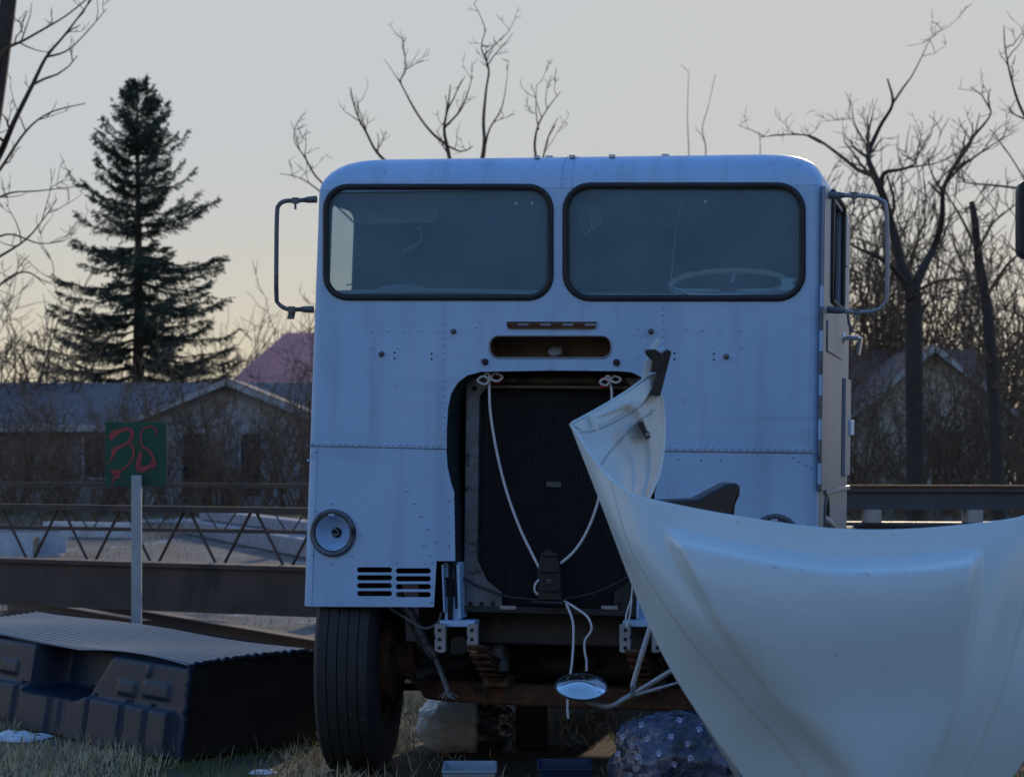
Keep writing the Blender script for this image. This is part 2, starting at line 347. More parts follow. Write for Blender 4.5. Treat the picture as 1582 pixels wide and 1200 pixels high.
panel('lower_panel', [Lx(W_SEAM - .004)] + loc([(689, 695), (691, 722), (696, 745), (701, 760), (703, 866), (674, 866), (670, 937)]) + [Lx(bl)], [loc(s) for s in slots] + [loc(circ(514.5, 823, 30, 28))] + [loc(s) for s in pin], .006, PAINT, truck, front(.004))
wr = P(1255, 699).z
panel('lower_panel', [Rx(wr - .003), Rx(bl)] + loc([(1040, 945), (1036, 870), (1010, 870), (1012, 760), (1017, 745), (1018, 698)]), [loc(circ(1198, 832, 30, 28))] + [loc(circ(x, y, 1.8, 8)) for x, y in ((1048, 710), (1083, 711), (1114, 711))], .006, PAINT, truck, front(.004))
# rounded corner posts
for sgn, uf in ((-1, uL), (1, uR)):
    mb = MB()
    def fn(a, b, sgn=sgn, uf=uf):
        w = bl + (W_TOP - bl) * b; an = a * math.pi / 2
        return (uf(w) - sgn * CR + sgn * CR * math.sin(an), -.003 + CR - CR * math.cos(an), w)
    mb.grid(8, 10, fn); mb.build('corner_post', PAINT, truck)
# side panels with window openings
def side_place(uf, sgn):
    return lambda x, y, z: Vector((uf(y) + sgn * (z - .003), x, y))
vA = CR + .001
wq = lambda py, px=1290: side_v(px, py, uR(2.2))[1]
vw0 = side_v(1279, 400, uR(2.4))[0]; vw1 = side_v(1297, 400, uR(2.4))[0]
zt, zb = wq(312), wq(470)
print('side window v', vw0, vw1, zt, zb)
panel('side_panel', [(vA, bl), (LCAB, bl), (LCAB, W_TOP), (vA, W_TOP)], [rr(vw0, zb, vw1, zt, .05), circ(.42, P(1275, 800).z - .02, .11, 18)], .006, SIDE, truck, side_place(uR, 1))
vl0, vl1 = .16, .52
for q in range(40):      # left door window: visible through the windscreen between px 512 and 545
    pass
def left_v(px, py): return side_v(px, py, uL(2.4))
vl0 = left_v(509, 380)[0]; vl1 = left_v(545, 380)[0]; zlt = left_v(527, 322)[1]; zlb = left_v(527, 447)[1]
print('LW', vl0, vl1, zlb, zlt)
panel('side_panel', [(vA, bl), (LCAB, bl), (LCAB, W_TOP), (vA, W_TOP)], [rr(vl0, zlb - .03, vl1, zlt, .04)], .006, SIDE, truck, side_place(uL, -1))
g = MB(); g.add([(uL(z_) + .012, v_, z_) for v_, z_ in ((vl0 - .015, zlb - .045), (vl1 + .015, zlb - .045), (vl1 + .015, zlt + .015), (vl0 - .015, zlt + .015))], [(0, 1, 2, 3)]); g.build('side_window', SGLASS, truck, 0)
# closed back wall; the light spot points here stay unused
spot_pts = [P2(797, 315, LCAB), P2(822, 314, LCAB), P2(1090, 312, LCAB)]
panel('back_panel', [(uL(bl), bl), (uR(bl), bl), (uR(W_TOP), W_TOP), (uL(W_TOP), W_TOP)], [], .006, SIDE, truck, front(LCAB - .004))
# roof cap: rounded all round, slightly crowned
def rsec(d, t):
    w = W_TOP; x0, x1, y0, y1 = uL(w) + d, uR(w) - d, -.003 + d, LCAB - d; rc = CR + .10 * t
    return rr(x0, y0, x1, y1, rc, 6)
mb = MB(); rings = []; RR_ = .155
levels = [(0, 0, 0)] + [(RR_ * (1 - math.cos(R(a))) * 1.1, RR_ * math.sin(R(a)), math.sin(R(a))) for a in (10, 22, 34, 46, 58, 70, 80, 88)] + [(.3, RR_ + .012, 1), (.5, RR_ + .024, 1.2), (.62, RR_ + .03, 1.3)]
for d, h, t in levels:
    rings.append([(x, y, W_TOP + .001 + h) for x, y in rsec(d, t)])
n = len(rings[0]); fs = []
for i in range(len(rings) - 1):
    for j in range(n): fs.append((i * n + j, i * n + (j + 1) % n, (i + 1) * n + (j + 1) % n, (i + 1) * n + j))
fs.append(tuple((len(rings) - 1) * n + j for j in range(n)))
mb.add([p for r_ in rings for p in r_], fs); roof = mb.build('roof', PAINT, truck, 50)
mb = MB()
for px in (838, 1020): 
    p = P(px, 240); mb.box((p.x, .17, W_TOP + RR_ + .004), (.03, .05, .008))
for px in (823, 878, 940): 
    p = P(px, 240); mb.box((p.x, .1, W_TOP + RR_ - .005), (.025, .035, .012))
mb.build('roof_tab', mat('pale_tab', (.7, .62, .56), .6), truck, kind='stuff')
# roof centre seam strip, drip seam
mb = MB(); ux = P(868, 260).x
pts = [(ux, -.005 + d, W_TOP + h + .002) for d, h, t in levels[:9]]
for dx in (0, .045): mb.tube([(x + dx, y - .0005, z) for x, y, z in pts], .0018, 5)
mb.tube([(uL(W_TOP) + CR, -.004, W_TOP), (uR(W_TOP) - CR, -.004, W_TOP)], .0022, 5)
mb.build('seam', PAINT, truck)
# rivets
def rivets(pts, r=.0075, v=-.003, name='rivet_row'):
    mb = MB()
    for x, y in pts:
        c = P(x, y, v); r_ = r * 1.15; mb.lathe([(r_, 0), (r_ * .85, .0035), (r_ * .45, .0055), (.0002, .006)], c, (0, -1, 0), 8)
    mb.build(name, PAINT, truck, 60, 'stuff')
rivets([(482 + i * 10.4, 685.5 + i * .10) for i in range(20)], .0085)
rivets([(1024 + i * 10.8, 691 + i * .15) for i in range(22)], .0085)
rivets([(x, y) for x in (687,) for y in range(478, 680, 11)], .0055)
rivets([(x, y) for x in (1024,) for y in range(475, 690, 11)], .0055)
rivets([(575 + i * 25, 512 - (i % 2)) for i in range(5)] + [(575, 538), (615, 538), (1060 + 0, 508), (1085, 510), (1112, 510), (1142, 511), (1145, 537), (1100, 537)] + [(735, 505), (985, 508), (990, 520), (742, 554), (985, 552), (795, 569), (853, 569), (905, 570)], .006)
rivets([(629, 757), (640, 777), (650, 797), (661, 816), (672, 836), (654, 842), (664, 857), (667, 868), (487, 698), (481, 704), (476, 711), (512, 777), (486, 788), (557, 825), (543, 857), (483, 856), (513, 870), (666, 930), (1224, 706), (1234, 712), (1244, 718), (1252, 723), (1072, 765), (667, 905)], .0055)
mb = MB()
for i, x in enumerate(range(545, 1260, 46)):
    yy = 252 - 5 * (x - 545) / 700
    p = P(x, yy); a = R(38); mb.lathe([(.007, 0), (.005, .003), (.0003, .004)], (p.x, -.003 + RR_ * (1 - math.cos(a)) * 1.1, W_TOP + RR_ * math.sin(a)), (0, -math.cos(a), math.sin(a)), 8)
for x, s in ((866, 1), (874, 1)):
    for k in range(7):
        a = R(6 + k * 10); p = P(x, 260)
        mb.lathe([(.005, 0), (.003, .003), (.0003, .0035)], (p.x, -.003 + RR_ * (1 - math.cos(a)) * 1.1, W_TOP + RR_ * math.sin(a)), (0, -math.cos(a), math.sin(a)), 6)
mb.build('roof_rivets', PAINT, truck, 60, 'stuff')
# windscreens with rubber gaskets
for wpx in (win_l, win_r):
    l2 = loc(wpx); cx = sum(p[0] for p in l2) / len(l2); cz = sum(p[1] for p in l2) / len(l2)
    big = [(cx + (x - cx) * 1.02, cz + (z - cz) * 1.03) for x, z in l2]
    mb = MB(); mb.add([(x, .006, z) for x, z in big], [tuple(range(len(big)))]); wo_ = mb.build('windshield', WIN, truck, 0)
    mb = MB(); mb.tube([(cx + (x - cx) * 1.006, -.004, cz + (z - cz) * 1.012) for x, z in l2], .0145, 10, closed=True, flat=1.0); gk = mb.build('gasket', RUBBER, wo_)
# inner plate between the windows and the seam below it
# vent slot: sleeve, brown duct with a knob, rusty piano hinge above
mb = MB(); l2 = loc(slot); n = len(l2)
mb.tube([(x, -.006, z) for x, z in l2], .004, 6, closed=True); mb.tube([(x, .012, z) for x, z in l2], .003, 6, closed=True)
mb.build('vent_rim', GREYMETAL, truck)
mb = MB(); mb.add([(x, .004, z) for x, z in l2] + [(x, .16, z) for x, z in l2], [(j, (j + 1) % n, n + (j + 1) % n, n + j) for j in range(n)] + [tuple(n + j for j in range(n))]); duct = mb.build('vent_duct', BROWNIN, truck)
kp = P(858, 543, .1); mb = MB(); mb.lathe([(.001, -.012), (.03, -.010), (.034, 0), (.03, .012)], kp, (0, .5, -.85), 20); mb.lathe([(.001, -.016), (.007, -.014), (.007, -.008)], kp, (0, .5, -.85), 10); mb.build('vent_knob', mat('grey_knob', (.35, .35, .36), .6), duct)
a_, b_ = P(784, 499), P(922, 499)
mb = MB(); mb.box(((a_.x + b_.x) / 2, -.008, a_.z), (b_.x - a_.x, .006, .012)); mb.box(((a_.x + b_.x) / 2, -.012, a_.z - .018), (b_.x - a_.x - .01, .006, .014))
hinge = mb.build('vent_hinge', RUST, truck)
for k in range(8):
    mb = MB(); x0 = a_.x + (b_.x - a_.x) * (k + .5) / 8
    mb.tube([(x0 - .024, -.014, a_.z - .009), (x0 + .024, -.014, a_.z - .009)], .006, 8); mb.build('knuckle', GREYMETAL if k % 2 else RUST, hinge)
for px, py in ((750, 559), (953, 560)):
    p = P(px, py); mb = MB(); mb.lathe([(.015, 0), (.015, .012), (.010, .016), (.001, .016)], (p.x, -.004, p.z), (0, -1, 0), 14); mb.build('bumper_stud', RUBBER, truck)
for px, py in ((590, 547), (701, 512), (1006, 512), (1122, 551)):
    p = P(px, py); mb = MB(); mb.lathe([(.014, 0), (.012, .006), (.005, .007), (.005, .03), (.001, .031)], (p.x, -.004, p.z), (0, -1, 0), 10); mb.box((p.x, -.02, p.z), (.022, .006, .01)); mb.build('latch_stud', CHANNEL, truck)
# access panel lines right of centre window
mb = MB()
for a, b in (((819, 466), (819, 472)), ((819, 472), (893, 472)), ((893, 472), (893, 466)), ((684, 466), (684, 690)), ((1029, 468), (1029, 690)), ((678, 630), (690, 630)), ((678, 630), (678, 690))):
    p, q = P(*a), P(*b); mb.tube([(p.x, -.003, p.z), (q.x, -.003, q.z)], .0016, 4)
SEAMP = mat('dark_seam_paint', (.26, .28, .33), .6); mb.build('seam_line', SEAMP, truck, kind='stuff'); mb = MB()  # raised seam beads in a darker grey paint
p, q = P(474, 690), P(689, 692); mb.tube([(p.x, -.002, W_SEAM - .001), (q.x, -.002, q.z)], .003, 5); mb.build('panel_seam', SEAMP, truck); mb = MB()
p, q = P(1017, 696.5), P(1262, 700); mb.tube([(p.x, -.002, p.z), (q.x, -.002, q.z)], .003, 5)
mb.build('panel_seam', mat('dark_seam_paint', (.26, .28, .33), .6), truck)
# headlight buckets
for hx, hy in ((514.5, 823), (1198, 832)):
    c = P(hx, hy); h = empty('headlight'); h.parent = truck; h.location = c
    MB().lathe([(.083, .004), (.088, -.018), (.098, -.024), (.106, -.016), (.110, -.002)], (0, 0, 0), (0, 1, 0), 40).build('bezel', CHANNEL, h)
    MB().lathe([(.076, -.004), (.080, -.007), (.083, -.002), (.080, .003), (.074, .01), (.06, .035), (.045, .05), (.028, .058), (.024, .06), (.024, .10), (.001, .10)], (0, 0, 0), (0, 1, 0), 40).build('bucket', PAINT, h)
    mb = MB(); mb.lathe([(.001, .055), (.0235, .0565)], (0, 0, 0), (0, 1, 0), 20); mb.build('socket_hole', BLACK, h)
    mb = MB(); mb.tube(spline([(-.012, .05, .012), (0, .03, .02), (.016, .035, 0), (.004, .03, -.012), (-.008, .04, -.018)], 6), .0022, 6); mb.tube(spline([(.01, .05, -.01), (-.004, .03, -.004), (-.012, .03, -.02)], 6), .002, 6); mb.build('loose_wire', GREYMETAL, h)
    mb = MB(); mb.box((-.004, -.012, .084), (.03, .012, .012)); mb.build('retaining_clip', PAINT, h)
# mirror bracket frames
def mirror_frame(pts, v, flag):
    root = empty('mirror_bracket'); root.parent = truck
    q = [P(x, y, v) for x, y in pts]
    mb = MB(); mb.tube(spline(q, 5), .0105, 10); mb.build('tube', GREYMETAL if flag else CHANNEL, root)
    for a, b, s in ((0, 1, 1), (-1, -2, 1)):
        mb = MB(); p0 = q[a]; p1 = q[a] + (q[b] - q[a]) * .75
        mb.tube([p0, p0 + (p1 - p0) * .6, p1], [.017, .015, .008], 10); mb.build('socket', CHANNEL, root)
        mb = MB(); p2 = q[a] + (q[b] - q[a]) * 1.05; mb.box(p2, (.028, .02, .028)); mb.box(p2 + Vector((0, 0, -.02)), (.008, .012, .04)); mb.build('clamp', CHANNEL, root)
    return root
mirror_frame([(489, 308), (458, 310), (440, 311), (431, 317), (428, 330), (427, 390), (427, 455), (430, 468), (440, 476), (452, 478), (484, 478)], .10, False)
mb = MB(); p = P(450, 486, .10); mb.prism([p + Vector((-.012, 0, .02)), p + Vector((.016, 0, .02)), p + Vector((.008, 0, -.02)), p + Vector((-.02, 0, -.02))], (0, .02, 0)); mb.build('bracket_tab', CHANNEL, truck)
mirror_frame([(1281, 302), (1318, 302), (1345, 304), (1362, 310), (1369, 322), (1371, 390), (1370, 455), (1366, 470), (1352, 480), (1322, 482), (1276, 478)], .22, True)
mb = MB(); mb.tube(spline([P(1310, 482, .9), P(1312, 500, .9), P(1318, 514, .9)], 6), .008, 6); mb.build('bracket_tab', CHANNEL, truck)
# right door: raised sheet, hinge line, window frame, vent, handle, grab rail
du = uR(2.0) + .006
def sv(px, py): v, w = side_v(px, py, uR(1.9)); return v, w
def sbox(name, x0, y0, x1, y1, d, m, off=0.):
    v0, w1 = sv(x0, y0); v1, _ = sv(x1, y0); _, w0 = sv(x0, y1)
    wm = (w0 + w1) / 2; mb = MB(); mb.box((uR(wm) + off + d / 2, (v0 + v1) / 2, wm), (d, v1 - v0, w1 - w0)); return mb.build(name, m, truck, bevel=.003)
v0, w1 = sv(1270, 290); v1, _ = sv(1300, 290); w0 = sv(1270, 757)[1]
door = panel('door', rr(v0, w0, v1, w1 + .01, .03), [rr(vw0 - .01, zb - .01, vw1 + .01, zt + .01, .05)], .012, SIDE, truck, side_place(lambda w: uR(w) + .010, 1))
mb = MB(); mb.tube([(uR(z) + .018, v, z) for v, z in rr(vw0 - .012, zb - .012, vw1 + .012, zt + .012, .05)], .012, 8, closed=True); mb.build('window_frame', RUBBER, door)
mb = MB(); mb.add([(uR(z_) - .006, v_, z_) for v_, z_ in ((vw0 - .02, zb - .02), (vw1 + .02, zb - .02), (vw1 + .02, zt + .02), (vw0 - .02, zt + .02))], [(0, 1, 2, 3)]); mb.build('window_pane', SGLASS, door, 0)
mb = MB(); mb.tube([(uR(zt) + .014, vw0 + (vw1 - vw0) * .18, zt), (uR(zb) + .014, vw0 + (vw1 - vw0) * .12, zb)], .009, 6); mb.build('vent_bar', CHANNEL, door)
for k in range(9):
    mb = MB(); z_ = w0 + .03 + k * (zb - w0) / 9; mb.tube([(uR(z_) + .006, v0 - .012, z_), (uR(z_) + .006, v0 - .012, z_ + .09)], .008, 8); mb.build('hinge_knuckle', CHANNEL if k % 2 else PAINT, door)
sbox('door_patch', 1272, 494, 1295, 543, .006, SIDE, .016)
h0 = sv(1297, 522); mb = MB(); mb.lathe([(.03, 0), (.026, .012), (.012, .016), (.012, .075), (.02, .08), (.001, .085)], (uR(h0[1]) + .012, h0[0], h0[1]), (1, 0, 0), 14)
mb.tube(spline([(uR(h0[1]) + .085, h0[0], h0[1]), (uR(h0[1]) + .1, h0[0] + .02, h0[1] - .01), (uR(h0[1]) + .09, h0[0] + .03, h0[1] - .08)], 5), .011, 8); mb.build('door_handle', mat('chrome', (.6, .6, .62), .2, .9, .05), truck)
sbox('side_locker', 1300, 584, 1308, 735, .02, SIDE, .003)
sbox('locker_latch', 1304, 648, 1309, 672, .03, PAINT, .006)
sbox('window_guard', 1301, 330, 1304, 411, .02, SIDE, .003)
sbox('lower_skirt', 1272, 757, 1309, 764, .012, SIDE, .003)
mb = MB(); c_ = (uR(1.2), .42, P(1275, 800).z - .02); mb.tube([(uR(c_[2]) + .006, c_[1] + .11 * math.cos(R(a)), c_[2] + .11 * math.sin(R(a))) for a in range(0, 360, 20)], .008, 6, closed=True); mb.build('port_rim', CHANNEL, truck)
mb = MB(); mb.tube(spline([(uR(1.2) - .05, .36, c_[2] + .03), (uR(1.2) + .02, .42, c_[2] - .02), (uR(1.2) + .03, .5, c_[2] - .09)], 6), .022, 10); mb.build('port_hose', GREYMETAL, truck)
# ---- interior
um = (uL(2) + uR(2)) / 2; hw = (uR(2) - uL(2)) / 2 - .01
mb = MB(); mb.box((um, LCAB / 2 + .01, W_SEAM + .52), (2 * hw - .02, LCAB - .06, .02)); mb.build('cab_floor', TRIM, truck)
dz = P(1100, 452, .2).z
mb = MB(); mb.grid(24, 6, lambda a, b: (um - hw + 2 * hw * a, .02 + .33 * b, dz - .02 + .03 * math.sin(b * 2.6) + .012 * math.sin(a * 7))); mb.grid(24, 3, lambda a, b: (um - hw + 2 * hw * a, .35 + .02 * b, dz + .0 - .4 * b + .012 * math.sin(a * 7))); mb.build('dashboard', DASH, truck)
mb = MB(); mb.grid(16, 8, lambda a, b: P(548 + 150 * a, 462, .35 + .3 * b) + Vector((0, 0, .075 * math.sin(math.pi * min(1, a * 1.02)) * math.sin(math.pi * (.15 + .8 * b)) ** .6))); mb.build('seat_back', DASH, truck)
sw = P(1126, 438, .30); swr = .262
st = empty('steering_wheel'); st.parent = truck; st.location = sw; st.rotation_euler = (R(17), 0, 0)
mb = MB(); mb.tube([(swr * math.cos(R(a)), swr * math.sin(R(a)), 0) for a in range(0, 360, 8)], .014, 10, closed=True); mb.build('rim', IVORY, st)
for a in (90, 210, 330):
    mb = MB(); mb.tube([(.04 * math.cos(R(a)), .04 * math.sin(R(a)), -.03), (swr * math.cos(R(a)), swr * math.sin(R(a)), 0)], .009, 8); mb.build('spoke', IVORY, st)
mb = MB(); mb.lathe([(.001, 0), (.04, -.005), (.05, -.03), (.03, -.06), (.025, -.5)], (0, 0, 0), (0, 0, 1), 16); mb.build('column', TRIM, st)
for pts in (rr(545, 292, 676, 345, 12),):
    mb = MB(); mb.prism([P(x, y, .22) for x, y in pts], (0, .02, 0)); mb.build('sun_visor', mat('visor_vinyl', (.3, .33, .34), .7), truck)
mb = MB(); mb.tube(spline([P(650, 350, .5), P(652, 368, .5), P(640, 380, .5), P(622, 387, .5)], 6), .008, 6); mb.build('grab_strap', DASH, truck)
mb = MB()
for k in range(5): mb.tube(spline([P(905 + k * 5, 318, .5), P(897 + k * 8, 340, .5), P(905 + k * 5, 362 - k * 3, .5), P(915 + k * 3, 340, .5), P(908 + k * 4, 316, .5)], 6), .004, 5)
mb.build('hanging_cord', IVORY, truck)
mb = MB(); mb.tube(spline([P(1057, 292, .6), P(1046, 345, .6), P(1040, 400, .6), P(1036, 440, .6)], 6), .003, 5); mb.build('hanging_wire', IVORY, truck)
p = P(1216, 439, .02); mb = MB()
for k in range(4): mb.box(p + Vector((.004 * (k % 2), 0, -.02 + .013 * k)), (.065 - .008 * (k % 3), .004, .014))
mb.build('paper_sticker', mat('pale_paper', (.6, .75, .75), .8), truck)
for x_, y_ in ((797, 315), (822, 314), (1090, 312)): MB().lathe([(.0075, 0), (.006, .002), (.0005, .003)], P(x_, y_, .012), (0, -1, 0), 12).build('light_spot', mat('light_spot_white', (.95, .95, .92), .4, 0, .0), truck)  # white discs painted in for the light spots on the windshield
mb = MB(); mb.box((um, LCAB - .03, W_TOP - .35), (2 * hw - .3, .01, .02)); mb.build('rear_trim', DASH, truck)
# ---- radiator bay
VR = .13
bay = MB(); ol = loc(opening); ol = [P2(703, 940)] + ol + [P2(1012, 940)]
n = len(ol)
def sh(p, k): return (p[0] + (0.02 if p[0] < um else -.02) * k, p[1])
bay.add([(x, .004, z) for x, z in ol] + [(sh(p, 1)[0], .09, p[1]) for p in ol] + [(sh(p, 1.6)[0], .5, p[1]) for p in ol], [(j, j + 1, n + j + 1, n + j) for j in range(n - 1)] + [(n + j, n + j + 1, 2 * n + j + 1, 2 * n + j) for j in range(n - 1)] + [tuple(2 * n + j for j in range(n))])
bay.build('radiator_bay', mat('bay_dark_teal', (.03, .04, .045), .5, 0, .3, 6), truck)
rad = empty('radiator'); rad.parent = truck
a_, b_ = P(740, 600, VR), P(990, 940, VR)
mb = MB(); mb.box(((a_.x + b_.x) / 2, VR + .05, (a_.z + b_.z) / 2), (b_.x - a_.x, .06, a_.z - b_.z)); core = mb.build('core', CORE, rad)
mb = MB(); nf = 64
for k in range(nf):
    x = a_.x + (b_.x - a_.x) * (k + .5) / nf; mb.box((x, VR + .016, (a_.z + b_.z) / 2), (.004, .012, a_.z - b_.z - .01))
mb.build('core_fins', CORE, core, kind='stuff')
mb = MB()
for x0, x1 in ((722, 738), (986, 1002)):
    p, q = P(x0, 588, VR), P(x1, 940, VR); mb = MB(); mb.box(((p.x + q.x) / 2, VR, (p.z + q.z) / 2), (q.x - p.x, .05, p.z - q.z)); mb.build('side_channel', CHANNEL, rad, bevel=.004)
p, q = P(738, 576, VR), P(992, 599, VR); mb = MB()
mb.grid(20, 8, lambda a, b: (p.x + (q.x - p.x) * a, VR + .03 - .045 * math.sin(math.pi * b), q.z + (p.z - q.z) * b + .003 * math.sin(a * 40))); mb.build('top_tank', mat('stained_brass_tank', (.12, .095, .07), .6, .2, .5, 9, .1, 30, spot=(.03, .025, .02), spot_amt=.3, spot_scale=7), rad)
mb = MB(); mb.box(((p.x + q.x) / 2, VR - .012, q.z), (q.x - p.x, .03, .012)); mb.build('tank_flange', mat('corroded_flange', (.13, .11, .085), .8, 0, .5, 14), rad)
p, q = P(716, 934, VR), P(1004, 952, VR); mb = MB(); mb.box(((p.x + q.x) / 2, VR, (p.z + q.z) / 2), (q.x - p.x, .07, p.z - q.z)); mb.build('bottom_bar', DARK, rad, bevel=.004)
for s, pl in ((1, [(724, 866), (738, 866), (752, 896), (775, 915), (775, 944), (719, 944)]), (-1, [(986, 866), (1000, 866), (1004, 944), (949, 944), (949, 915), (972, 896)])):
    mb = MB(); mb.prism([P(x, y, VR - .03) for x, y in pl], (0, .012, 0)); gs = mb.build('gusset', CHANNEL if s > 0 else DARK, rad)
    for k in range(3):
        c = P((727 if s > 0 else 957) + k * 17, 932, VR - .031); mb = MB(); mb.lathe([(.010, 0), (.010, .006), (.001, .006)], c, (0, -1, 0), 6); mb.build('bolt', BLACK, gs)
for pl in ([(722, 584), (760, 584), (750, 600), (741, 612), (738, 640), (722, 640)], [(966, 584), (1002, 584), (1002, 640), (988, 640), (985, 612), (976, 600)]):
    mb = MB(); mb.prism([P(x, y, VR - .028) for x, y in pl], (0, .01, 0)); mb.build('corner_plate', CHANNEL, rad)
    c = P(pl[0][0] + 11, 600, VR - .03); MB().lathe([(.012, 0), (.012, .004), (.001, .004)], c, (0, -1, 0), 10).build('bolt', BLACK, rad)
p = P(855, 748, VR); mb = MB(); mb.box((p.x, VR + .007, p.z), (.066, .006, .024)); mb.build('maker_plate', mat('dull_plate', (.10, .11, .11), .5, .2, .3, 40), rad)
mb = MB(); mb.tube(spline([P(716, 893, .08), P(745, 908, .07), P(790, 922, .06), P(850, 926, .05), P(910, 918, .06), P(960, 897, .07), P(1000, 868, .08)], 8), .006, 7); mb.build('cable', RUBBER, rad)
for x0 in (775, 932):
    p = P(x0 + 10, 938, VR - .04); mb = MB(); mb.box(p, (.075, .006, .016)); mb.build('bright_tab', GREYMETAL, rad)
# ---- hitch arms beside the radiator
def hitch(ox, flip):
    f = (lambda x: ox + x) if not flip else (lambda x: ox - x)
    h = empty('hitch_arm'); h.parent = truck
    mb = MB(); mb.prism([P(f(x), y, .05) for x, y in ((1, 868), (30, 868), (30, 892), (1, 892))], (0, .05, 0)); mb.build('top_block', PAINT, h, bevel=.003)
    for x0, x1, y1 in ((-1, 2, 945), (22, 27, 955)):
        mb = MB(); mb.prism([P(f(x), y, .02) for x, y in ((x0, 872), (x1, 872), (x1 + 2, y1), (x0 + 3, y1))], (0, .14, 0)); mb.build('side_plate', PAINT, h)
    mb = MB(); mb.prism([P(f(x), y, .06) for x, y in ((6, 922), (24, 922), (28, 962), (4, 962))], (0, .05, 0)); mb.build('web', PAINT, h)
    mb = MB(); mb.prism([P(f(x), y, .03) for x, y in ((-4, 958), (50, 958), (50, 968), (-4, 968))], (0, .1, 0)); mb.build('cross_plate', PAINT, h, bevel=.003)
    for x0 in (-9, 41):
        mb = MB(); mb.prism([P(f(x), y, .0) for x, y in ((x0 - 2, 964), (x0 + 6, 963), (x0 + 14, 964), (x0 + 14, 1006), (x0 + 8, 1008), (x0 - 2, 1005), (x0 - 3, 990), (x0 - 1, 984), (x0 - 3, 978))], (0, .03, 0)); ear = mb.build('ear', GREYMETAL, h)
        for yy in (973, 987, 1000):
            c = P(f(x0 + 5), yy, -.001); MB().lathe([(.0085, 0), (.0085, .003), (.001, .003)], c, (0, -1, 0), 10).build('bolt_hole', BLACK, ear)
    mb = MB(); mb.prism([P(f(x), y, .12) for x, y in ((14, 986), (24, 982), (36, 984), (38, 1010), (12, 1012))], (0, .06, 0)); mb.build('casting', DARK, h, bevel=.006)
hitch(683, False); hitch(1012, True)
# ---- chassis, axle, springs
for s, x0 in ((-1, -.43), (1, .43)):
    mb = MB(); z0, z1 = .60, .82
    mb.box((um + x0, 3.1, (z0 + z1) / 2), (.012, 5.8, z1 - z0)); mb.box((um + x0 - s * .04, 3.1, z1 - .006), (.09, 5.8, .012)); mb.box((um + x0 - s * .04, 3.1, z0 + .006), (.09, 5.8, .012)); mb.build('frame_rail', DARK, truck)
for v_ in (.3, 1.9, 3.6, 5.6):
    mb = MB(); mb.box((um, v_, .70), (.84, .1, .16)); mb.build('crossmember', DARK, truck, bevel=.01)
mb = MB(); mb.box((um, 1.2, 1.0), (.75, 1.2, .75)); mb.box((um, 1.1, .62), (.5, .9, .16)); mb.build('engine', DARK, truck, bevel=.05)
VA = .49; wl = P(558, 1045, VA); zc = .525
# forged front axle: drop beam
ux0, ux1 = wl.x + .10, 2 * um - wl.x - .10
pf = [(ux0, .53), (ux0 + .10, .51), (ux0 + .20, .42), (ux0 + .30, .375), (um, .365), (ux1 - .30, .375), (ux1 - .20, .42), (ux1 - .10, .51), (ux1, .53)]
top = spline([(x, VA, z + .05) for x, z in pf], 5); bot = spline([(x, VA, z - .05) for x, z in pf], 5)
mb = MB(); k = len(top)
for dv, hh in ((.05, 1.), (.028, 1.)):
    pass
vs = [(p.x, VA - .05, p.z) for p in top] + [(p.x, VA - .05, p.z) for p in bot] + [(p.x, VA + .05, p.z) for p in top] + [(p.x, VA + .05, p.z) for p in bot]
fs = [(i, i + 1, k + i + 1, k + i) for i in range(k - 1)] + [(2 * k + i, 2 * k + i + 1, 3 * k + i + 1, 3 * k + i) for i in range(k - 1)] + [(i, i + 1, 2 * k + i + 1, 2 * k + i) for i in range(k - 1)] + [(k + i, k + i + 1, 3 * k + i + 1, 3 * k + i) for i in range(k - 1)]
mb.add(vs, fs); mb.build('front_axle', RUST, truck, bevel=.012)
def wheel(u, v, steer, dual=False):
    w_ = empty('wheel'); w_.parent = truck; w_.location = (u, v, .520 + u * math.sin(TR_ROT[1])); w_.rotation_euler = (0, 0, R(steer))
    hw_ = .14
    prof = [(.30, -hw_ * .8), (.33, -hw_), (.43, -hw_ * 1.06), (.49, -hw_ * .98), (.512, -hw_ * .86)]
    x = -hw_ * .84
    for i in range(5):
        a = -hw_ * .84 + i * hw_ * .336; b = a + hw_ * .30
        prof += [(.524, a), (.5245, b)]
        if i < 4: prof += [(.512, b + .002), (.512, a + hw_ * .336 - .002)]
    prof += [(.512, hw_ * .86), (.49, hw_ * .98), (.43, hw_ * 1.06), (.33, hw_), (.30, hw_ * .8)]
    MB().lathe(prof, (0, 0, 0), (1, 0, 0), 64).build('tyre', TYRE, w_)
    MB().lathe([(.30, -hw_ * .8), (.285, -hw_ * .7), (.275, -.05), (.24, -.03), (.12, -.01), (.001, -.01)], (0, 0, 0), (1, 0, 0), 40).build('rim', RUST, w_)
    MB().lathe([(.30, hw_ * .8), (.285, hw_ * .7), (.275, -.02), (.22, .02), (.20, .06), (.20, .16), (.17, .17), (.09, .18), (.09, .26), (.001, .26)] if u < um else [(.30, hw_ * .8), (.28, .02), (.1, .01), (.001, .01)], (0, 0, 0), (1, 0, 0), 40).build('brake_drum', RUST, w_)
    if u > um: MB().lathe([(.2, -.04), (.2, -.16), (.09, -.18), (.001, -.18)], (0, 0, 0), (1, 0, 0), 32).build('hub', RUST, w_)
wheel(wl.x, VA, 6.0); wheel(2 * um - wl.x, VA, 6.0)
for s in (-1, 1):
    for o_ in (.60, .90): wheel(um + s * o_, 4.6, 0)
mb = MB(); mb.tube([(um - .9, 4.6, zc), (um + .9, 4.6, zc)], .07, 12); mb.lathe([(.07, -.2), (.2, -.1), (.2, .1), (.07, .2)], (um, 4.6, zc), (1, 0, 0), 20); mb.build('rear_axle', DARK, truck)
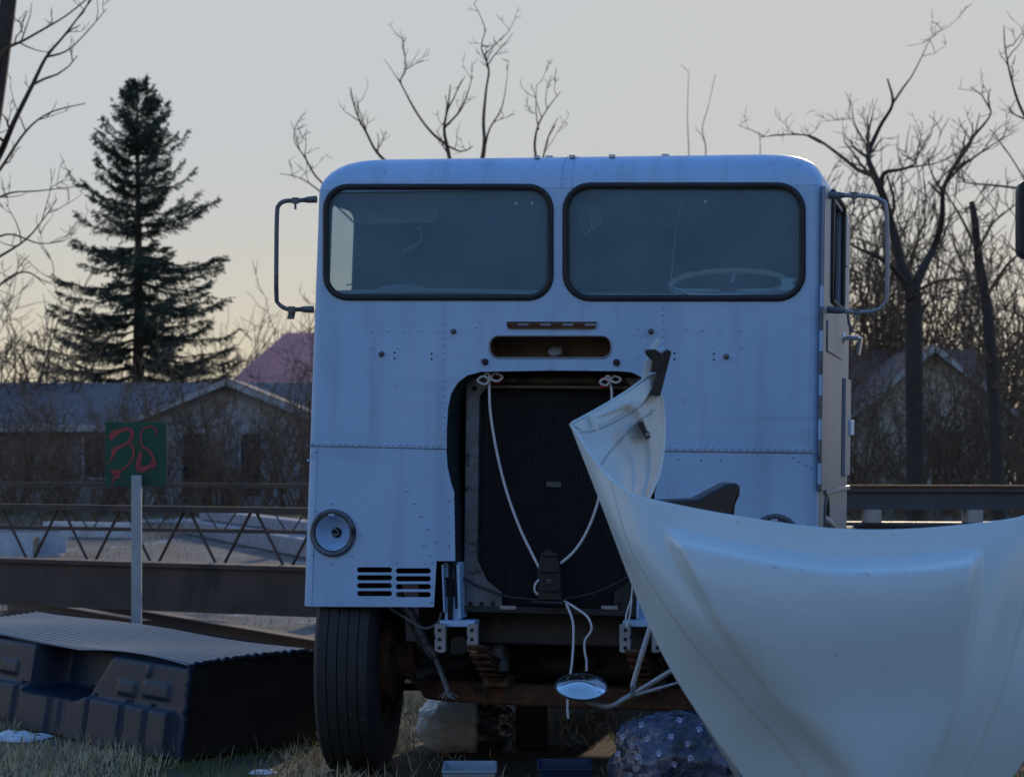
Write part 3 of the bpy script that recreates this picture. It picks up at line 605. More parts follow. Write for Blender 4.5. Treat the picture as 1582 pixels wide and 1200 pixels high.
for s in (-1, 1):
    sp = empty('leaf_spring'); sp.parent = truck; xs_ = um + s * .36
    for k in range(6):
        L_ = .55 - k * .07; mb = MB(); mb.grid(1, 12, lambda a, b: (xs_ - .04 + .08 * a, VA + (b - .5) * 2 * L_, .54 - k * .019 + .10 * ((b - .5) * 2 * L_ / .55) ** 2 - .0))
        o = mb.build('leaf', RUST, sp); md = o.modifiers.new('t', 'SOLIDIFY'); md.thickness = .013
    mb = MB(); mb.box((xs_, VA - .02, .43), (.11, .16, .04)); mb.build('spring_pad', mat('rusty_block', (.20, .13, .08), .85, 0, .3, 10), sp)
    for dx in (-.055, .055):
        mb = MB(); mb.tube([(xs_ + dx, VA - .09, .36), (xs_ + dx, VA - .09, .57)], .010, 6); mb.build('u_bolt', DARK, sp)
for s in (-1, 1):
    mb = MB(); mb.lathe([(.001, -.75), (.24, -.75), (.26, -.72), (.26, .72), (.24, .75), (.001, .75)], (um + s * .82, 2.75, .52), (0, 1, 0), 28); ft = mb.build('sun_block_tank', DARK, truck)  # tank added to block sun passing under the cab
    mb = MB(); mb.box((um + s * .42, 2.75, .36), (.5, 1.5, .35)); mb.build('sun_block_box', DARK, truck, bevel=.02)  # dark box added beside the tank, also to stop low sun
mb = MB(); mb.box((um, 1.9, .5), (.5, 1.1, .36)); mb.build('gearbox', DARK, truck, bevel=.06)
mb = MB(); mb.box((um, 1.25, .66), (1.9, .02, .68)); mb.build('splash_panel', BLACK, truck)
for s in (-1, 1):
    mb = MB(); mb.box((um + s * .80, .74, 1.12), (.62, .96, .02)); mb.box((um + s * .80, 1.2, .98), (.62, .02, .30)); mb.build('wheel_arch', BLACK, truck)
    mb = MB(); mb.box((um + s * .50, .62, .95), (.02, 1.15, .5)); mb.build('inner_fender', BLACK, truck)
mb = MB(); mb.box((um, .9, .55), (.62, .7, .22)); mb.build('oil_pan', DARK, truck, bevel=.04)
mb = MB(); mb.tube(spline([P(535, 441, .016), P(600, 425, .016), P(680, 402, .016), P(750, 378, .016), P(850, 358, .016)], 6), .0028, 5); mb.build('dark_cord', RUBBER, truck)
mb = MB(); mb.tube(spline([P(877, 387, .016), P(930, 401, .016), P(980, 420, .016), P(1030, 442, .016), P(1062, 456, .016)], 6), .0028, 5); mb.build('dark_cord', RUBBER, truck)
# clutter between the rails: air can, steering tube, hoses
p = P(770, 985, .35)
mb = MB(); mb.lathe([(.001, .10), (.045, .10), (.045, .02), (.04, -.10), (.055, -.12), (.05, -.15), (.001, -.15)], p, (0, 0, 1), 18); mb.box(p + Vector((0, 0, .105)), (.16, .1, .012)); mb.build('air_valve', CHANNEL, truck)
mb = MB(); mb.tube(spline([P(568, 868, .3), P(600, 900, .3), P(632, 945, .3), P(655, 990, .3), P(672, 1015, .3)], 8), .026, 10); mb.tube(spline([P(672, 1015, .3), P(682, 1040, .28), P(693, 1070, .25)], 8), [.014] * 17, 8); mb.build('frayed_hose', CHANNEL, truck)
mb = MB()
for k in range(7): mb.tube([P(690, 1066, .25), P(678 + k * 5, 1077 + (k % 3) * 2, .24)], .0022, 4)
mb.build('frayed_strands', GREYMETAL, truck, kind='stuff')
mb = MB(); mb.tube(spline([P(600, 938, .1), P(628, 955, .1), P(655, 970, .1), P(676, 962, .1), P(682, 945, .1)], 8), .006, 6); mb.build('cable', CHANNEL, truck)
mb = MB(); mb.tube(spline([P(645, 1038, .5), P(655, 1022, .5), P(672, 1012, .5)], 6), .005, 6); mb.build('cable', CHANNEL, truck)
mb = MB(); mb.tube(spline([P(640, 1045, .3), P(760, 1015, .55), P(820, 1010, .5), P(862, 995, .5), P(985, 985, .6)], 8), .024, 10); mb.build('drag_link', DARK, truck)
mb = MB(); mb.tube([P(600, 1060, .95), P(1120, 1065, .95)], .02, 10); mb.build('tie_rod', RUST, truck)
for k in range(14):
    rk = random.Random(k); x = 790 + rk.random() * 180; y = 985 + rk.random() * 60; p = P(x, y, .7 + rk.random() * .3)
    mb = MB(); mb.box(p, (.04 + .08 * rk.random(), .08, .03 + .07 * rk.random()), Matrix.Rotation(rk.random() * 3, 3, 'Y')); mb.build('steering_casting', DARK if k % 3 else RUST, truck, bevel=.008)
for k in range(6):
    rk = random.Random(k + 50); x0 = 700 + rk.random() * 200; mb = MB()
    mb.tube(spline([P(x0, 950, .4), P(x0 + 40 * rk.uniform(-1, 1), 990, .45), P(x0 + 60 * rk.uniform(-1, 1), 1020, .5), P(x0 + 90 * rk.uniform(-1, 1), 1045, .6)], 6), .008 + .006 * rk.random(), 6); mb.build('brake_hose', DARK, truck)

# ------------------------------------------------------------------ ropes and hanging bracket on the truck front
def TW(px, py, v): return TM @ P(px, py, v)
def rope(name, pts, label, r=.0062, n=8):
    mb = MB(); mb.tube(spline(pts, n), r, 8); o = mb.build(name, ROPE, None); tag(o, label, 'rope'); return o
def knot(parent, px, py, v, s=1.):
    for k, ang in enumerate((20, 200, 110)):
        mb = MB(); c = TW(px, py, v - .02); dx = Vector((math.cos(R(ang)), 0, math.sin(R(ang)) * .45)) * .045 * s
        nrm = Vector((-dx.z, .02, dx.x)) * .45
        mb.tube(spline([c, c + dx * .5 + nrm * .9, c + dx * 1.1, c + dx * .6 - nrm * .7, c], 6), .0052, 7); mb.build('bow_loop' if k < 2 else 'bow_knot', ROPE, parent)
r1 = rope('tie_rope', [TW(757, 586, .06), TW(756, 600, .055), TW(758, 640, .05), TW(768, 700, .05), TW(783, 760, .05), TW(803, 815, .05), TW(822, 855, .045), TW(834, 878, .03)], 'white rope hanging from the red clip with a wide bow down to the black bracket'); knot(r1, 757, 585, .055, 1.2)
r2 = rope('tie_rope', [TW(941, 588, .06), TW(945, 604, .055), TW(944, 640, .05), TW(938, 700, .05), TW(925, 770, .05), TW(908, 818, .05), TW(888, 850, .045), TW(866, 870, .03)], 'white rope from the red clip partly hidden by the white hood'); knot(r2, 943, 588, .055, 1.)
for (x, y), lb in (((768, 584), 'red clip on the radiator top under the wide rope bow'), ((935, 591), 'red clip with a dark eye on the radiator top beside the hood')):
    t = empty('red_clip', TW(x, y, .09), TR_ROT); tag(t, lb, 'clip')
    mb = MB(); mb.box((0, 0, 0), (.042, .05, .05)); mb.build('body', RED, t, bevel=.006)
    MB().lathe([(.011, 0), (.011, .004), (.001, .004)], (0, -.026, -.002), (0, -1, 0), 12).build('eye', BLACK, t)
hb = empty('hanging_bracket', TW(848, 930, .03), TR_ROT); tag(hb, 'black stamped metal bracket hanging on the ropes before the radiator', 'bracket')
HI = Matrix.LocRotScale(TW(848, 930, .03), __import__('mathutils').Euler(TR_ROT), None).inverted()
def HP(px, py, v): return HI @ TW(px, py, v)
prof = [(843, 849), (836, 858), (832, 872), (830, 890), (830, 926), (868, 928), (866, 890), (864, 870), (856, 856), (850, 849)]
mb = MB(); mb.prism([HP(x, y, .012) for x, y in prof], (0, .02, 0)); bo = mb.build('plate', BLACKPL, hb, bevel=.005)
for y0, y1 in ((853, 860), (879, 884), (908, 913)):
    mb = MB(); mb.bar(HP(836, (y0 + y1) / 2, .005), HP(862, (y0 + y1) / 2, .005), .014, .018); mb.build('rib', BLACKPL, hb, bevel=.004)
mb = MB(); mb.bar(HP(822, 929, .015), HP(874, 931, .015), .05, .014); mb.build('foot', BLACKPL, hb, bevel=.004)
MB().lathe([(.012, 0), (.008, .004), (.006, .004), (.006, -.004), (.001, -.004)], HP(848, 898, .0), (0, -1, 0), 14).build('stud', CHANNEL, hb)
rope('rope_end', [TW(833, 895, .01), TW(827, 902, .005), TW(826, 912, .01), TW(831, 918, .015)], 'short white rope loop at the side of the hanging black bracket', .005)
rope('rope_end', [TW(872, 928, .02), TW(879, 942, .0), TW(885, 960, -.01), TW(886, 985, -.02), TW(884, 1020, -.03), TW(880, 1050, -.04), TW(877, 1080, -.05), TW(877, 1098, -.05), TW(878, 1109, -.05)], 'long white rope end dangling behind the round mirror', .0055)
rope('rope_end', [TW(875, 930, .02), TW(893, 941, .0), TW(908, 953, -.01), TW(914, 968, -.01), TW(911, 978, -.01), TW(904, 988, -.01), TW(903, 1003, -.01), TW(906, 1020, -.01), TW(906, 1036, -.01)], 'short curled white rope end dangling from the bracket foot', .0055)
rope('rope_end', [TW(977, 905, .02), TW(975, 925, .01), TW(970, 940, .0), TW(967, 955, .0), TW(969, 968, .0), TW(973, 950, .0), TW(975, 935, .0), TW(976, 925, .005)], 'thin white rope loop hanging at the radiator corner by the hood', .004)

# ------------------------------------------------------------------ white hood standing on its nose
colpx = [
 [(882, 655), (935, 790), (985, 920), (1036, 1030), (1092, 1118), (1150, 1200), (1225, 1310), (1290, 1420), (1330, 1525)],
 [(945, 741), (972, 838), (1012, 908), (1066, 985), (1150, 1082), (1226, 1166), (1290, 1280), (1330, 1400), (1350, 1525)],
 [(1022, 777), (1046, 856), (1080, 918), (1116, 978), (1185, 1066), (1290, 1186), (1325, 1290), (1350, 1400), (1362, 1525)],
 [(1290, 819), (1292, 905), (1298, 985), (1308, 1060), (1325, 1135), (1345, 1220), (1360, 1310), (1370, 1410), (1378, 1528)],
 [(1514, 810), (1511, 868), (1503, 950), (1486, 1050), (1464, 1130), (1430, 1208), (1412, 1300), (1402, 1400), (1394, 1525)],
 [(1625, 778), (1600, 870), (1574, 965), (1548, 1058), (1517, 1138), (1484, 1208), (1455, 1300), (1430, 1400), (1410, 1525)],
 [(1775, 655), (1742, 790), (1704, 920), (1664, 1030), (1618, 1118), (1564, 1200), (1500, 1310), (1450, 1420), (1420, 1525)]]
coldep = [[7.02, 6.86, 6.75, 6.68, 6.64, 6.62, 6.6, 6.58, 6.56], [6.80, 6.70, 6.62, 6.56, 6.53, 6.52, 6.51, 6.51, 6.52], [6.66, 6.58, 6.52, 6.48, 6.46, 6.45, 6.45, 6.47, 6.5], [6.50, 6.45, 6.41, 6.39, 6.38, 6.38, 6.40, 6.44, 6.5], [6.56, 6.50, 6.46, 6.43, 6.42, 6.42, 6.43, 6.46, 6.5], [6.68, 6.60, 6.55, 6.51, 6.49, 6.48, 6.48, 6.50, 6.52], [6.92, 6.80, 6.70, 6.64, 6.61, 6.59, 6.57, 6.56, 6.56]]
NR, NC = 18, 30
colsp = [spline([Vector((x, y, d)) for (x, y), d in zip(c, dd)], NR) for c, dd in zip(colpx, coldep)]
rows = len(colsp[0])
hood_px = [spline([c[i] for c in colsp], NC) for i in range(rows)]
top_y = [p.y for p in hood_px[0]]
def hood_pt(i, j):
    p = hood_px[i][j]; c = j / NC
    dist = p.y - top_y[j]
    lx = max(0., min(1., (dist - 41 + 5 * abs(c - 3)) / 27)); ledge = (.75 * lx + .25 * smooth01(lx)) if 1.7 < c < 4.3 else 0
    acr = smooth01((c - 1.93) / .17) * smooth01((4.06 - c) / .14)
    d = p.z - .105 * ledge * acr * (1 - .72 * smooth01((dist - 66) / 230))
    # side character line: shoulder outside it falls back
    d += .018 * smooth01((1.02 - c) / .06) + .018 * smooth01((c - 4.98) / .06)
    return W(p.x, p.y, d)
hood = empty('car_hood', (W(1375, 1525, 6.5).x, 6.5, 0)); tag(hood, 'large white car hood standing upright on its narrow nose before the truck', 'car hood')
HO = Vector(hood.location)
mb = MB(); nj = len(hood_px[0])
mb.add([hood_pt(i, j) - HO for i in range(rows) for j in range(nj)], [(i * nj + j, i * nj + j + 1, (i + 1) * nj + j + 1, (i + 1) * nj + j) for i in range(rows - 1) for j in range(nj - 1)])
o = mb.build('outer_skin', WHITE, hood, 80); hbv = BVHTree.FromPolygons([v.co.copy() for v in o.data.vertices], [p.vertices[:] for p in o.data.polygons]); md = o.modifiers.new('t', 'SOLIDIFY'); md.thickness = .006; md.offset = 0
mb = MB(); mb.tube([hood_pt(0, j) - HO + Vector((0, .003, 0)) for j in range(nj)], .0055, 7); mb.build('rolled_edge', WHITE, hood)
mb = MB(); mb.tube([hood_pt(i, 0) - HO + Vector((0, .003, 0)) for i in range(rows)], .004, 7); mb.build('rolled_edge', WHITE, hood)
mb = MB(); rk = random.Random(8)
for x_, y_ in [(1138, 806), (1141, 807), (1175, 812), (1327, 825), (1379, 827), (1413, 826), (1195, 876), (1199, 878), (1240, 882), (1329, 888), (1337, 888), (1341, 889), (1369, 888), (1374, 889), (1400, 887), (1060, 792), (1291, 1011)]:
    dv = (W(x_, y_, 1) - Vector((0, 0, CAMZ))).normalized(); h_ = hbv.ray_cast(Vector((0, 0, CAMZ)) - HO, dv)
    if h_[0]:
        n_ = h_[1] if h_[1].dot(dv) < 0 else -h_[1]; r_ = rk.uniform(.0010, .0024); x1 = n_.orthogonal().normalized(); y1 = n_.cross(x1)
        mb.add([h_[0] + n_ * .0042 + (x1 * math.cos(k) * rk.uniform(.6, 1.4) + y1 * math.sin(k)) * r_ for k in (0, 1.05, 2.1, 3.14, 4.2, 5.2)], [(0, 1, 2, 3, 4, 5)])
mb.build('paint_chips', mat('bare_chip', (.06, .055, .055), .8), hood, 0, 'stuff')
# inner panel rising from the left corner
low = spline([hood_pt(0, 0) - HO] + [hood_pt(0, k) - HO for k in (12, 21, 27, 33, 39)], 8)
upx = [(883, 654, 7.03), (925, 631, 7.08), (965, 607, 7.13), (1004, 580, 7.18), (1016, 582, 7.19), (1019, 600, 7.19), (1024, 625, 7.2), (1026, 660, 7.2), (1024, 700, 7.18), (1016, 738, 7.12), (1002, 770, 7.0)]
upp = spline([W(*q) - HO for q in upx], 8)
def inner(a, b):
    i = a * (len(low) - 1); k = a * (len(upp) - 1)
    p = low[int(i)].lerp(low[min(int(i) + 1, len(low) - 1)], i - int(i)); q = upp[int(k)].lerp(upp[min(int(k) + 1, len(upp) - 1)], k - int(k))
    r_ = p.lerp(q, b)
    d = .05 * math.sin(math.pi * b) * math.sin(math.pi * a)
    d += -.035 * math.exp(-((b - .55 - .25 * a) / .06) ** 2) * smooth01(a * 4) + .03 * math.exp(-((b - .32) / .07) ** 2) * smooth01((a - .3) * 5)
    return r_ + Vector((0, d, 0))
mb = MB(); mb.grid(60, 40, inner); o = mb.build('inner_panel', WHITEIN, hood, 60); md = o.modifiers.new('t', 'SOLIDIFY'); md.thickness = .004; md.offset = 1
cam_v = Vector((0, 0, CAMZ)); ibv = BVHTree.FromPolygons([v.co.copy() for v in o.data.vertices], [p.vertices[:] for p in o.data.polygons])
mb = MB(); mb.tube(upp, .0045, 7); mb.build('flange', WHITE, hood)
fl = [W(x, y, d) - HO for x, y, d in ((884, 656, 7.02), (925, 633, 7.07), (965, 609, 7.12), (1004, 583, 7.16), (1008, 600, 7.15), (996, 618, 7.14), (960, 642, 7.10), (922, 662, 7.06), (905, 668, 7.03))]
mb = MB(); mb.prism(fl, (0, -.006, 0)); mb.build('folded_flange', WHITE, hood, bevel=.003)
fl = [W(x, y, 7.04) - HO for x, y in ((910, 640), (917, 637), (926, 666), (917, 675))]
mb = MB(); mb.prism(fl, (0, -.014, 0)); mb.build('flange_tab', WHITE, hood, bevel=.003)
mb = MB(); mb.tube(spline([W(930, 737, 6.9) - HO, W(945, 710, 7.05) - HO, W(968, 680, 7.13) - HO, W(995, 655, 7.14) - HO, W(1014, 632, 7.16) - HO], 6), .006, 6); mb.build('stiffener', WHITEIN, hood)
SHADE_LINE = mat('shade_line_grey', (.32, .34, .38), .7)  # thin grey tubes draw the shadow lines along the panel folds
for pts in (((897, 668), (922, 664), (960, 646), (996, 622), (1006, 604)), ((922, 730), (936, 706), (955, 684), (985, 652), (1013, 634))):
    q = []
    for x_, y_ in spline([Vector((a_, b_, 0)) for a_, b_ in pts], 8) and [(v.x, v.y) for v in spline([Vector((a_, b_, 0)) for a_, b_ in pts], 8)]:
        dv = (W(x_, y_, 1) - cam_v).normalized(); h_ = ibv.ray_cast(cam_v - HO, dv)
        if h_[0]: q.append(h_[0] - dv * .002)
    if len(q) > 3: mb = MB(); mb.tube(q, .0017, 5); mb.build('shade_line', SHADE_LINE, hood)
mb = MB(); mb.prism([W(x, y, 7.02) - HO for x, y in ((986, 653), (994, 650), (998, 664), (1004, 668), (1005, 676), (999, 678), (995, 668))], (0, .10, 0)); mb.build('latch_clip', BLACKPL, hood, bevel=.002)
MB().lathe([(.006, 0), (.004, .003), (.001, .003)], W(1000, 671, 7.015) - HO, (0, -1, 0), 8).build('clip_hole', GREYMETAL, hood)
mb = MB(); mb.prism([W(x, y, 7.13) - HO for x, y in ((1005, 610), (1020, 612), (1038, 543), (1030, 539), (1022, 546))], (0, .05, 0)); mb.build('rubber_seal', BLACKPL, hood, bevel=.003)
mb = MB(); mb.prism([W(x, y, 7.12) - HO for x, y in ((996, 540), (1012, 539), (1024, 546), (1026, 556), (1016, 575), (1005, 574), (1008, 556), (1000, 548))], (0, .05, 0)); mb.build('seal_end', BLACKPL, hood, bevel=.004)
mb = MB(); mb.prism([W(x, y, 7.2) - HO for x, y in ((991, 585), (1000, 550), (1010, 530), (1017, 522), (1019, 526), (1010, 550), (1001, 582))], (0, .02, 0)); mb.build('corner_blade', WHITE, hood, bevel=.002)

# ------------------------------------------------------------------ black moulded part standing behind the hood
bp_ = empty('black_mudguard', (W(1085, 790, 8.3).x, 8.3, 0)); tag(bp_, 'black moulded plastic mudguard end rising behind the hood edge', 'mudguard')
BO = Vector(bp_.location)
pr = [(1012, 774), (1078, 771), (1092, 764), (1122, 748), (1136, 745), (1144, 750), (1143, 764), (1136, 780), (1134, 800), (1010, 800)]
mb = MB(); mb.prism([W(x, y, 8.15) - BO for x, y in pr], (0, .3, 0)); mb.build('saddle', BLACKPL, bp_, bevel=.018)
mb = MB(); mb.prism([W(x, y, 8.2) - BO for x, y in ((1060, 798), (1132, 798), (1310, 1335), (1240, 1335))], (0, .2, 0)); q = mb.build('skirt', BLACKPL, bp_, bevel=.01)

# ------------------------------------------------------------------ round mirror on bent tube arms
rm = empty('round_mirror', (W(1010, 1150, 9.3).x, 9.3, 0)); tag(rm, 'round convex truck mirror lying tilted on bent tube arms', 'mirror')
RO = Vector(rm.location)
c = W(898, 1062, 9.4) - RO; nrm = Vector((.02, -.40, .90)).normalized()
MB().lathe([(.001, -.03), (.06, -.024), (.095, -.010), (.106, .0), (.107, .004), (.103, .006)], c, nrm, 40).build('shell', CHANNEL, rm)
MB().lathe([(.103 * math.sin(a_) / math.sin(.62), .004 + .1776 * (math.cos(a_) - math.cos(.62))) for a_ in [.62 * (1 - i / 14) + .0005 for i in range(15)]], c, nrm, 40).build('mirror_glass', mat('mirror_silver', (.9, .9, .9), .03, 1., .0), rm)
MB().lathe([(.101, .006), (.106, .009), (.109, .003)], c, nrm, 40).build('rim', RUBBER, rm)
def rp(x, y, d): return W(x, y, d) - RO
mb = MB(); mb.tube(spline([rp(898, 1075, 9.42), rp(915, 1086, 9.4), rp(935, 1091, 9.38), rp(950, 1088, 9.36), rp(963, 1080, 9.35), rp(980, 1070, 9.36)], 6), .011, 10); mb.build('bent_arm', GREYMETAL, rm)
mb = MB(); mb.tube([rp(978, 1072, 9.36), rp(1040, 1034, 9.3), rp(1120, 985, 9.2)], .011, 10); mb.build('strut', GREYMETAL, rm)
mb = MB(); mb.tube([rp(978, 1074, 9.36), rp(1052, 1053, 9.3), rp(1140, 1200, 9.2), rp(1150, 1287, 9.2)], .0105, 10); mb.build('strut', GREYMETAL, rm)
mb = MB(); mb.tube([rp(977, 1060, 9.37), rp(990, 1015, 9.37), rp(1010, 950, 9.4)], .011, 10); mb.build('strut', GREYMETAL, rm)
mb = MB(); mb.box(rp(978, 1067, 9.36), (.022, .03, .045)); mb.build('clamp', CHANNEL, rm, bevel=.004)

# ------------------------------------------------------------------ bags and trays on the ground under the truck
def bag_mat(name, c1, c2, rough, tr, sunlit_edge=None):
    m = bpy.data.materials.new(name); m.use_nodes = True; nt = m.node_tree; N = nt.nodes; L = nt.links; b = N['Principled BSDF']
    b.inputs['Roughness'].default_value = rough; b.inputs['Coat Weight'].default_value = .15; b.inputs['Coat Roughness'].default_value = .12
    tc = N.new('ShaderNodeTexCoord'); n = N.new('ShaderNodeTexNoise'); n.inputs['Scale'].default_value = 7; n.inputs['Detail'].default_value = 6; n.inputs['Distortion'].default_value = 1.5
    L.new(tc.outputs['Object'], n.inputs['Vector']); r = N.new('ShaderNodeValToRGB'); r.color_ramp.elements[0].color = (*c1, 1); r.color_ramp.elements[1].color = (*c2, 1); r.color_ramp.elements[0].position = .38; r.color_ramp.elements[1].position = .66
    L.new(n.outputs['Fac'], r.inputs[0]); out = r.outputs[0]
    if sunlit_edge:
        sp = N.new('ShaderNodeSeparateXYZ'); L.new(tc.outputs['Object'], sp.inputs[0]); mr = N.new('ShaderNodeMapRange'); mr.inputs['From Min'].default_value = sunlit_edge - .01; mr.inputs['From Max'].default_value = sunlit_edge + .015; L.new(sp.outputs['X'], mr.inputs['Value'])
        mx = N.new('ShaderNodeMix'); mx.data_type = 'RGBA'; L.new(mr.outputs[0], mx.inputs['Factor']); mx.inputs['A'].default_value = (.88, .85, .78, 1); L.new(out, mx.inputs['B']); out = mx.outputs['Result']  # left half painted pale: light contents plus the sun on them
    L.new(out, b.inputs['Base Color'])
    mp = N.new('ShaderNodeMapping'); mp.inputs['Scale'].default_value = (1.6, 1.6, .6); L.new(tc.outputs['Object'], mp.inputs[0])
    w = N.new('ShaderNodeTexNoise'); w.inputs['Scale'].default_value = 11; w.inputs['Detail'].default_value = 4; w.inputs['Distortion'].default_value = 2.2; L.new(mp.outputs[0], w.inputs['Vector'])
    bp = N.new('ShaderNodeBump'); bp.inputs['Strength'].default_value = .6; bp.inputs['Distance'].default_value = .02; L.new(w.outputs['Fac'], bp.inputs['Height']); L.new(bp.outputs[0], b.inputs['Normal'])
    if sunlit_edge: b.inputs['Subsurface Weight'].default_value = .7; b.inputs['Subsurface Radius'].default_value = (.3, .28, .25); b.inputs['Subsurface Scale'].default_value = .5
    else: b.inputs['Coat Weight'].default_value = .8; bp.inputs['Strength'].default_value = 1.; bp.inputs['Distance'].default_value = .035
    return m
def bag(name, c, dims, seed, m, pinch=.25):
    mb = MB(); nu, nv = 150, 90
    def fn(a, b):
        th = 2 * math.pi * a; ph = math.pi * b; sx = math.sin(ph) ** .55; z = math.cos(ph)
        p = Vector((math.cos(th) * sx, math.sin(th) * sx, z))
        p.x = math.copysign(abs(p.x) ** .8, p.x)
        rid = lambda f, o: 1 - abs(noise.noise(Vector((p.x * f + o, p.y * f, p.z * f * .6 + seed)))) * 2
        k = 1 + .09 * noise.noise(p * 2.0 + Vector((seed, 0, 0))) + .045 * rid(2.6, 1) + .028 * rid(5.5, 4) + .014 * rid(11, 8) - .08
        q = Vector((p.x * dims[0] * k, p.y * dims[1] * k, (z * .5 * k + .5) * dims[2])); q.z = max(q.z, .0)
        return q
    mb.grid(nu, nv, fn)
    o = mb.build(name, m, None, 60); o.location = c; return o
b1 = bag('plastic_bag', (W(717, 1165, 11.7).x, 11.75, -.005), (.255, .2, .28), 3.3, bag_mat('clear_bag', (.03, .03, .034), (.09, .09, .10), .25, 0, .06)); tag(b1, 'clear plastic bag with pale contents and a painted sunlit half under the rusty axle', 'bag')
b2 = bag('plastic_bag', (W(1075, 1180, 9.75).x, 9.7, -.005), (.36, .26, .43), 9.1, bag_mat('blue_paw_bag', (.020, .022, .045), (.12, .13, .22), .22, 0)); tag(b2, 'dark blue plastic bag printed with pale paw marks beside the hood', 'bag')
bv = BVHTree.FromPolygons([b2.matrix_world @ v.co + Vector(b2.location) for v in b2.data.vertices], [p.vertices[:] for p in b2.data.polygons])
PAW = mat('paw_print_ink', (.42, .45, .62), .5, 0, .1, 20)
cam_o = Vector((0, 0, CAMZ)); rk = random.Random(4)
paws = [(1012, 1106), (991, 1121), (963, 1139), (976, 1154), (986, 1170), (1018, 1165), (1037, 1139), (1050, 1114), (1042, 1181), (1000, 1142), (1034, 1094), (978, 1109), (1062, 1150), (1066, 1172), (1080, 1128), (956, 1165)]
for px, py in paws:
    mb = MB(); sz = .0135; ok = True; ra = rk.uniform(-.6, .6)
    for (ox, oz, r_) in ((0, -.2, .62), (-.75, .35, .3), (-.28, .85, .32), (.28, .85, .32), (.75, .35, .3)):
        ring = []
        for k in range(8):
            x_ = (ox + r_ * math.cos(k * math.pi / 4)) * sz; z_ = (oz + r_ * math.sin(k * math.pi / 4)) * sz
            X = x_ * math.cos(ra) - z_ * math.sin(ra); Z = x_ * math.sin(ra) + z_ * math.cos(ra)
            tgt = W(px, py, 9.5) + Vector((X, 0, Z)); h = bv.ray_cast(cam_o, (tgt - cam_o).normalized())
            if h[0] is None: ok = False; break
            ring.append(h[0] + h[1] * .003 - Vector(b2.location))
        if not ok: break
        mb.add(ring, [tuple(range(8))])
    if ok: mb.build('paw_print', PAW, b2, 0)
def tray(px0, px1, pyt, Y, m, label, hgt, name):
    a, b = W(px0, pyt, Y), W(px1, pyt, Y); t = empty(name, ((a.x + b.x) / 2, Y, 0)); tag(t, label, 'tray')
    w2 = (b.x - a.x) / 2; d2 = .16; mb = MB(); th = .008
    o = [(-w2, -d2), (w2, -d2), (w2, d2), (-w2, d2)]; bt = .86
    ring = lambda k, z, i=0: [(x * k - math.copysign(i, x), y * k - math.copysign(i, y), z) for x, y in o]
    vs = ring(bt, 0) + ring(1, hgt) + ring(1, hgt, .014) + ring(bt, .012, .012)
    fs = [(3, 2, 1, 0)] + [(i, (i + 1) % 4, 4 + (i + 1) % 4, 4 + i) for i in range(4)] + [(4 + i, 4 + (i + 1) % 4, 8 + (i + 1) % 4, 8 + i) for i in range(4)] + [(8 + i, 8 + (i + 1) % 4, 12 + (i + 1) % 4, 12 + i) for i in range(4)] + [(12, 13, 14, 15)]
    mb.add(vs, fs); mb.build('shell', m, t, 20, bevel=.004)
    mb = MB()
    for i in range(4):
        p, q = Vector((*o[i], hgt)), Vector((*o[(i + 1) % 4], hgt)); mb.tube([p, q], .006, 8)
    mb.build('rolled_rim', m, t)
tray(686, 766, 1180, 10.0, mat('grey_blue_tray', (.30, .36, .42), .5, 0, .15, 8), 'pale grey blue plastic tray on the ground before the axle', .155, 'plastic_tray')
tray(832, 914, 1177, 10.0, mat('navy_tray', (.012, .03, .075), .4, 0, .2, 8), 'navy blue plastic tray on the ground below the round mirror', .165, 'plastic_tray')

# ------------------------------------------------------------------ upturned pickup bed liner
bl_ = empty('bed_liner', (-1.63, 11.5, 0)); tag(bl_, 'black ribbed pickup bed liner lying upside down on the grass', 'bed liner'); BLO = Vector(bl_.location)
A0, A1 = Vector((-1.585, 11.53, .452)), Vector((-3.45, 14.0, .47))      # near top edge, right to left
B0, B1 = Vector((-1.02, 12.15, .475)), Vector((-2.95, 14.75, .50))      # far top edge
G0, G1 = Vector((-1.62, 11.42, .0)), Vector((-3.52, 13.92, .0)); K0, K1 = Vector((-.98, 12.15, 0)), Vector((-2.9, 14.8, 0))
outn = ((A1 - A0).cross(Vector((0, 0, -1)))).normalized()
if outn.y > 0: outn = -outn
def top(a, b):
    n_ = A0.lerp(A1, a); f_ = B0.lerp(B1, a); p = n_.lerp(f_, b)
    wob = .012 * math.sin(a * 9 + b * 3) * (1 - b * .5)
    rid = .022 * abs(math.sin((b + .012 * math.sin(a * 8)) * math.pi * 17)) ** .8
    return p + Vector((0, 0, wob + rid * smooth01((1 - b) * 12) - .01)) - BLO
mb = MB(); mb.grid(50, 190, top); mb.build('ribbed_floor', mat('sheen_grey_floor', (.085, .09, .10), .30, 0, .2, 5, .03, 90), bl_, 40)  # paler base puts the sky sheen on the ribs into the colour
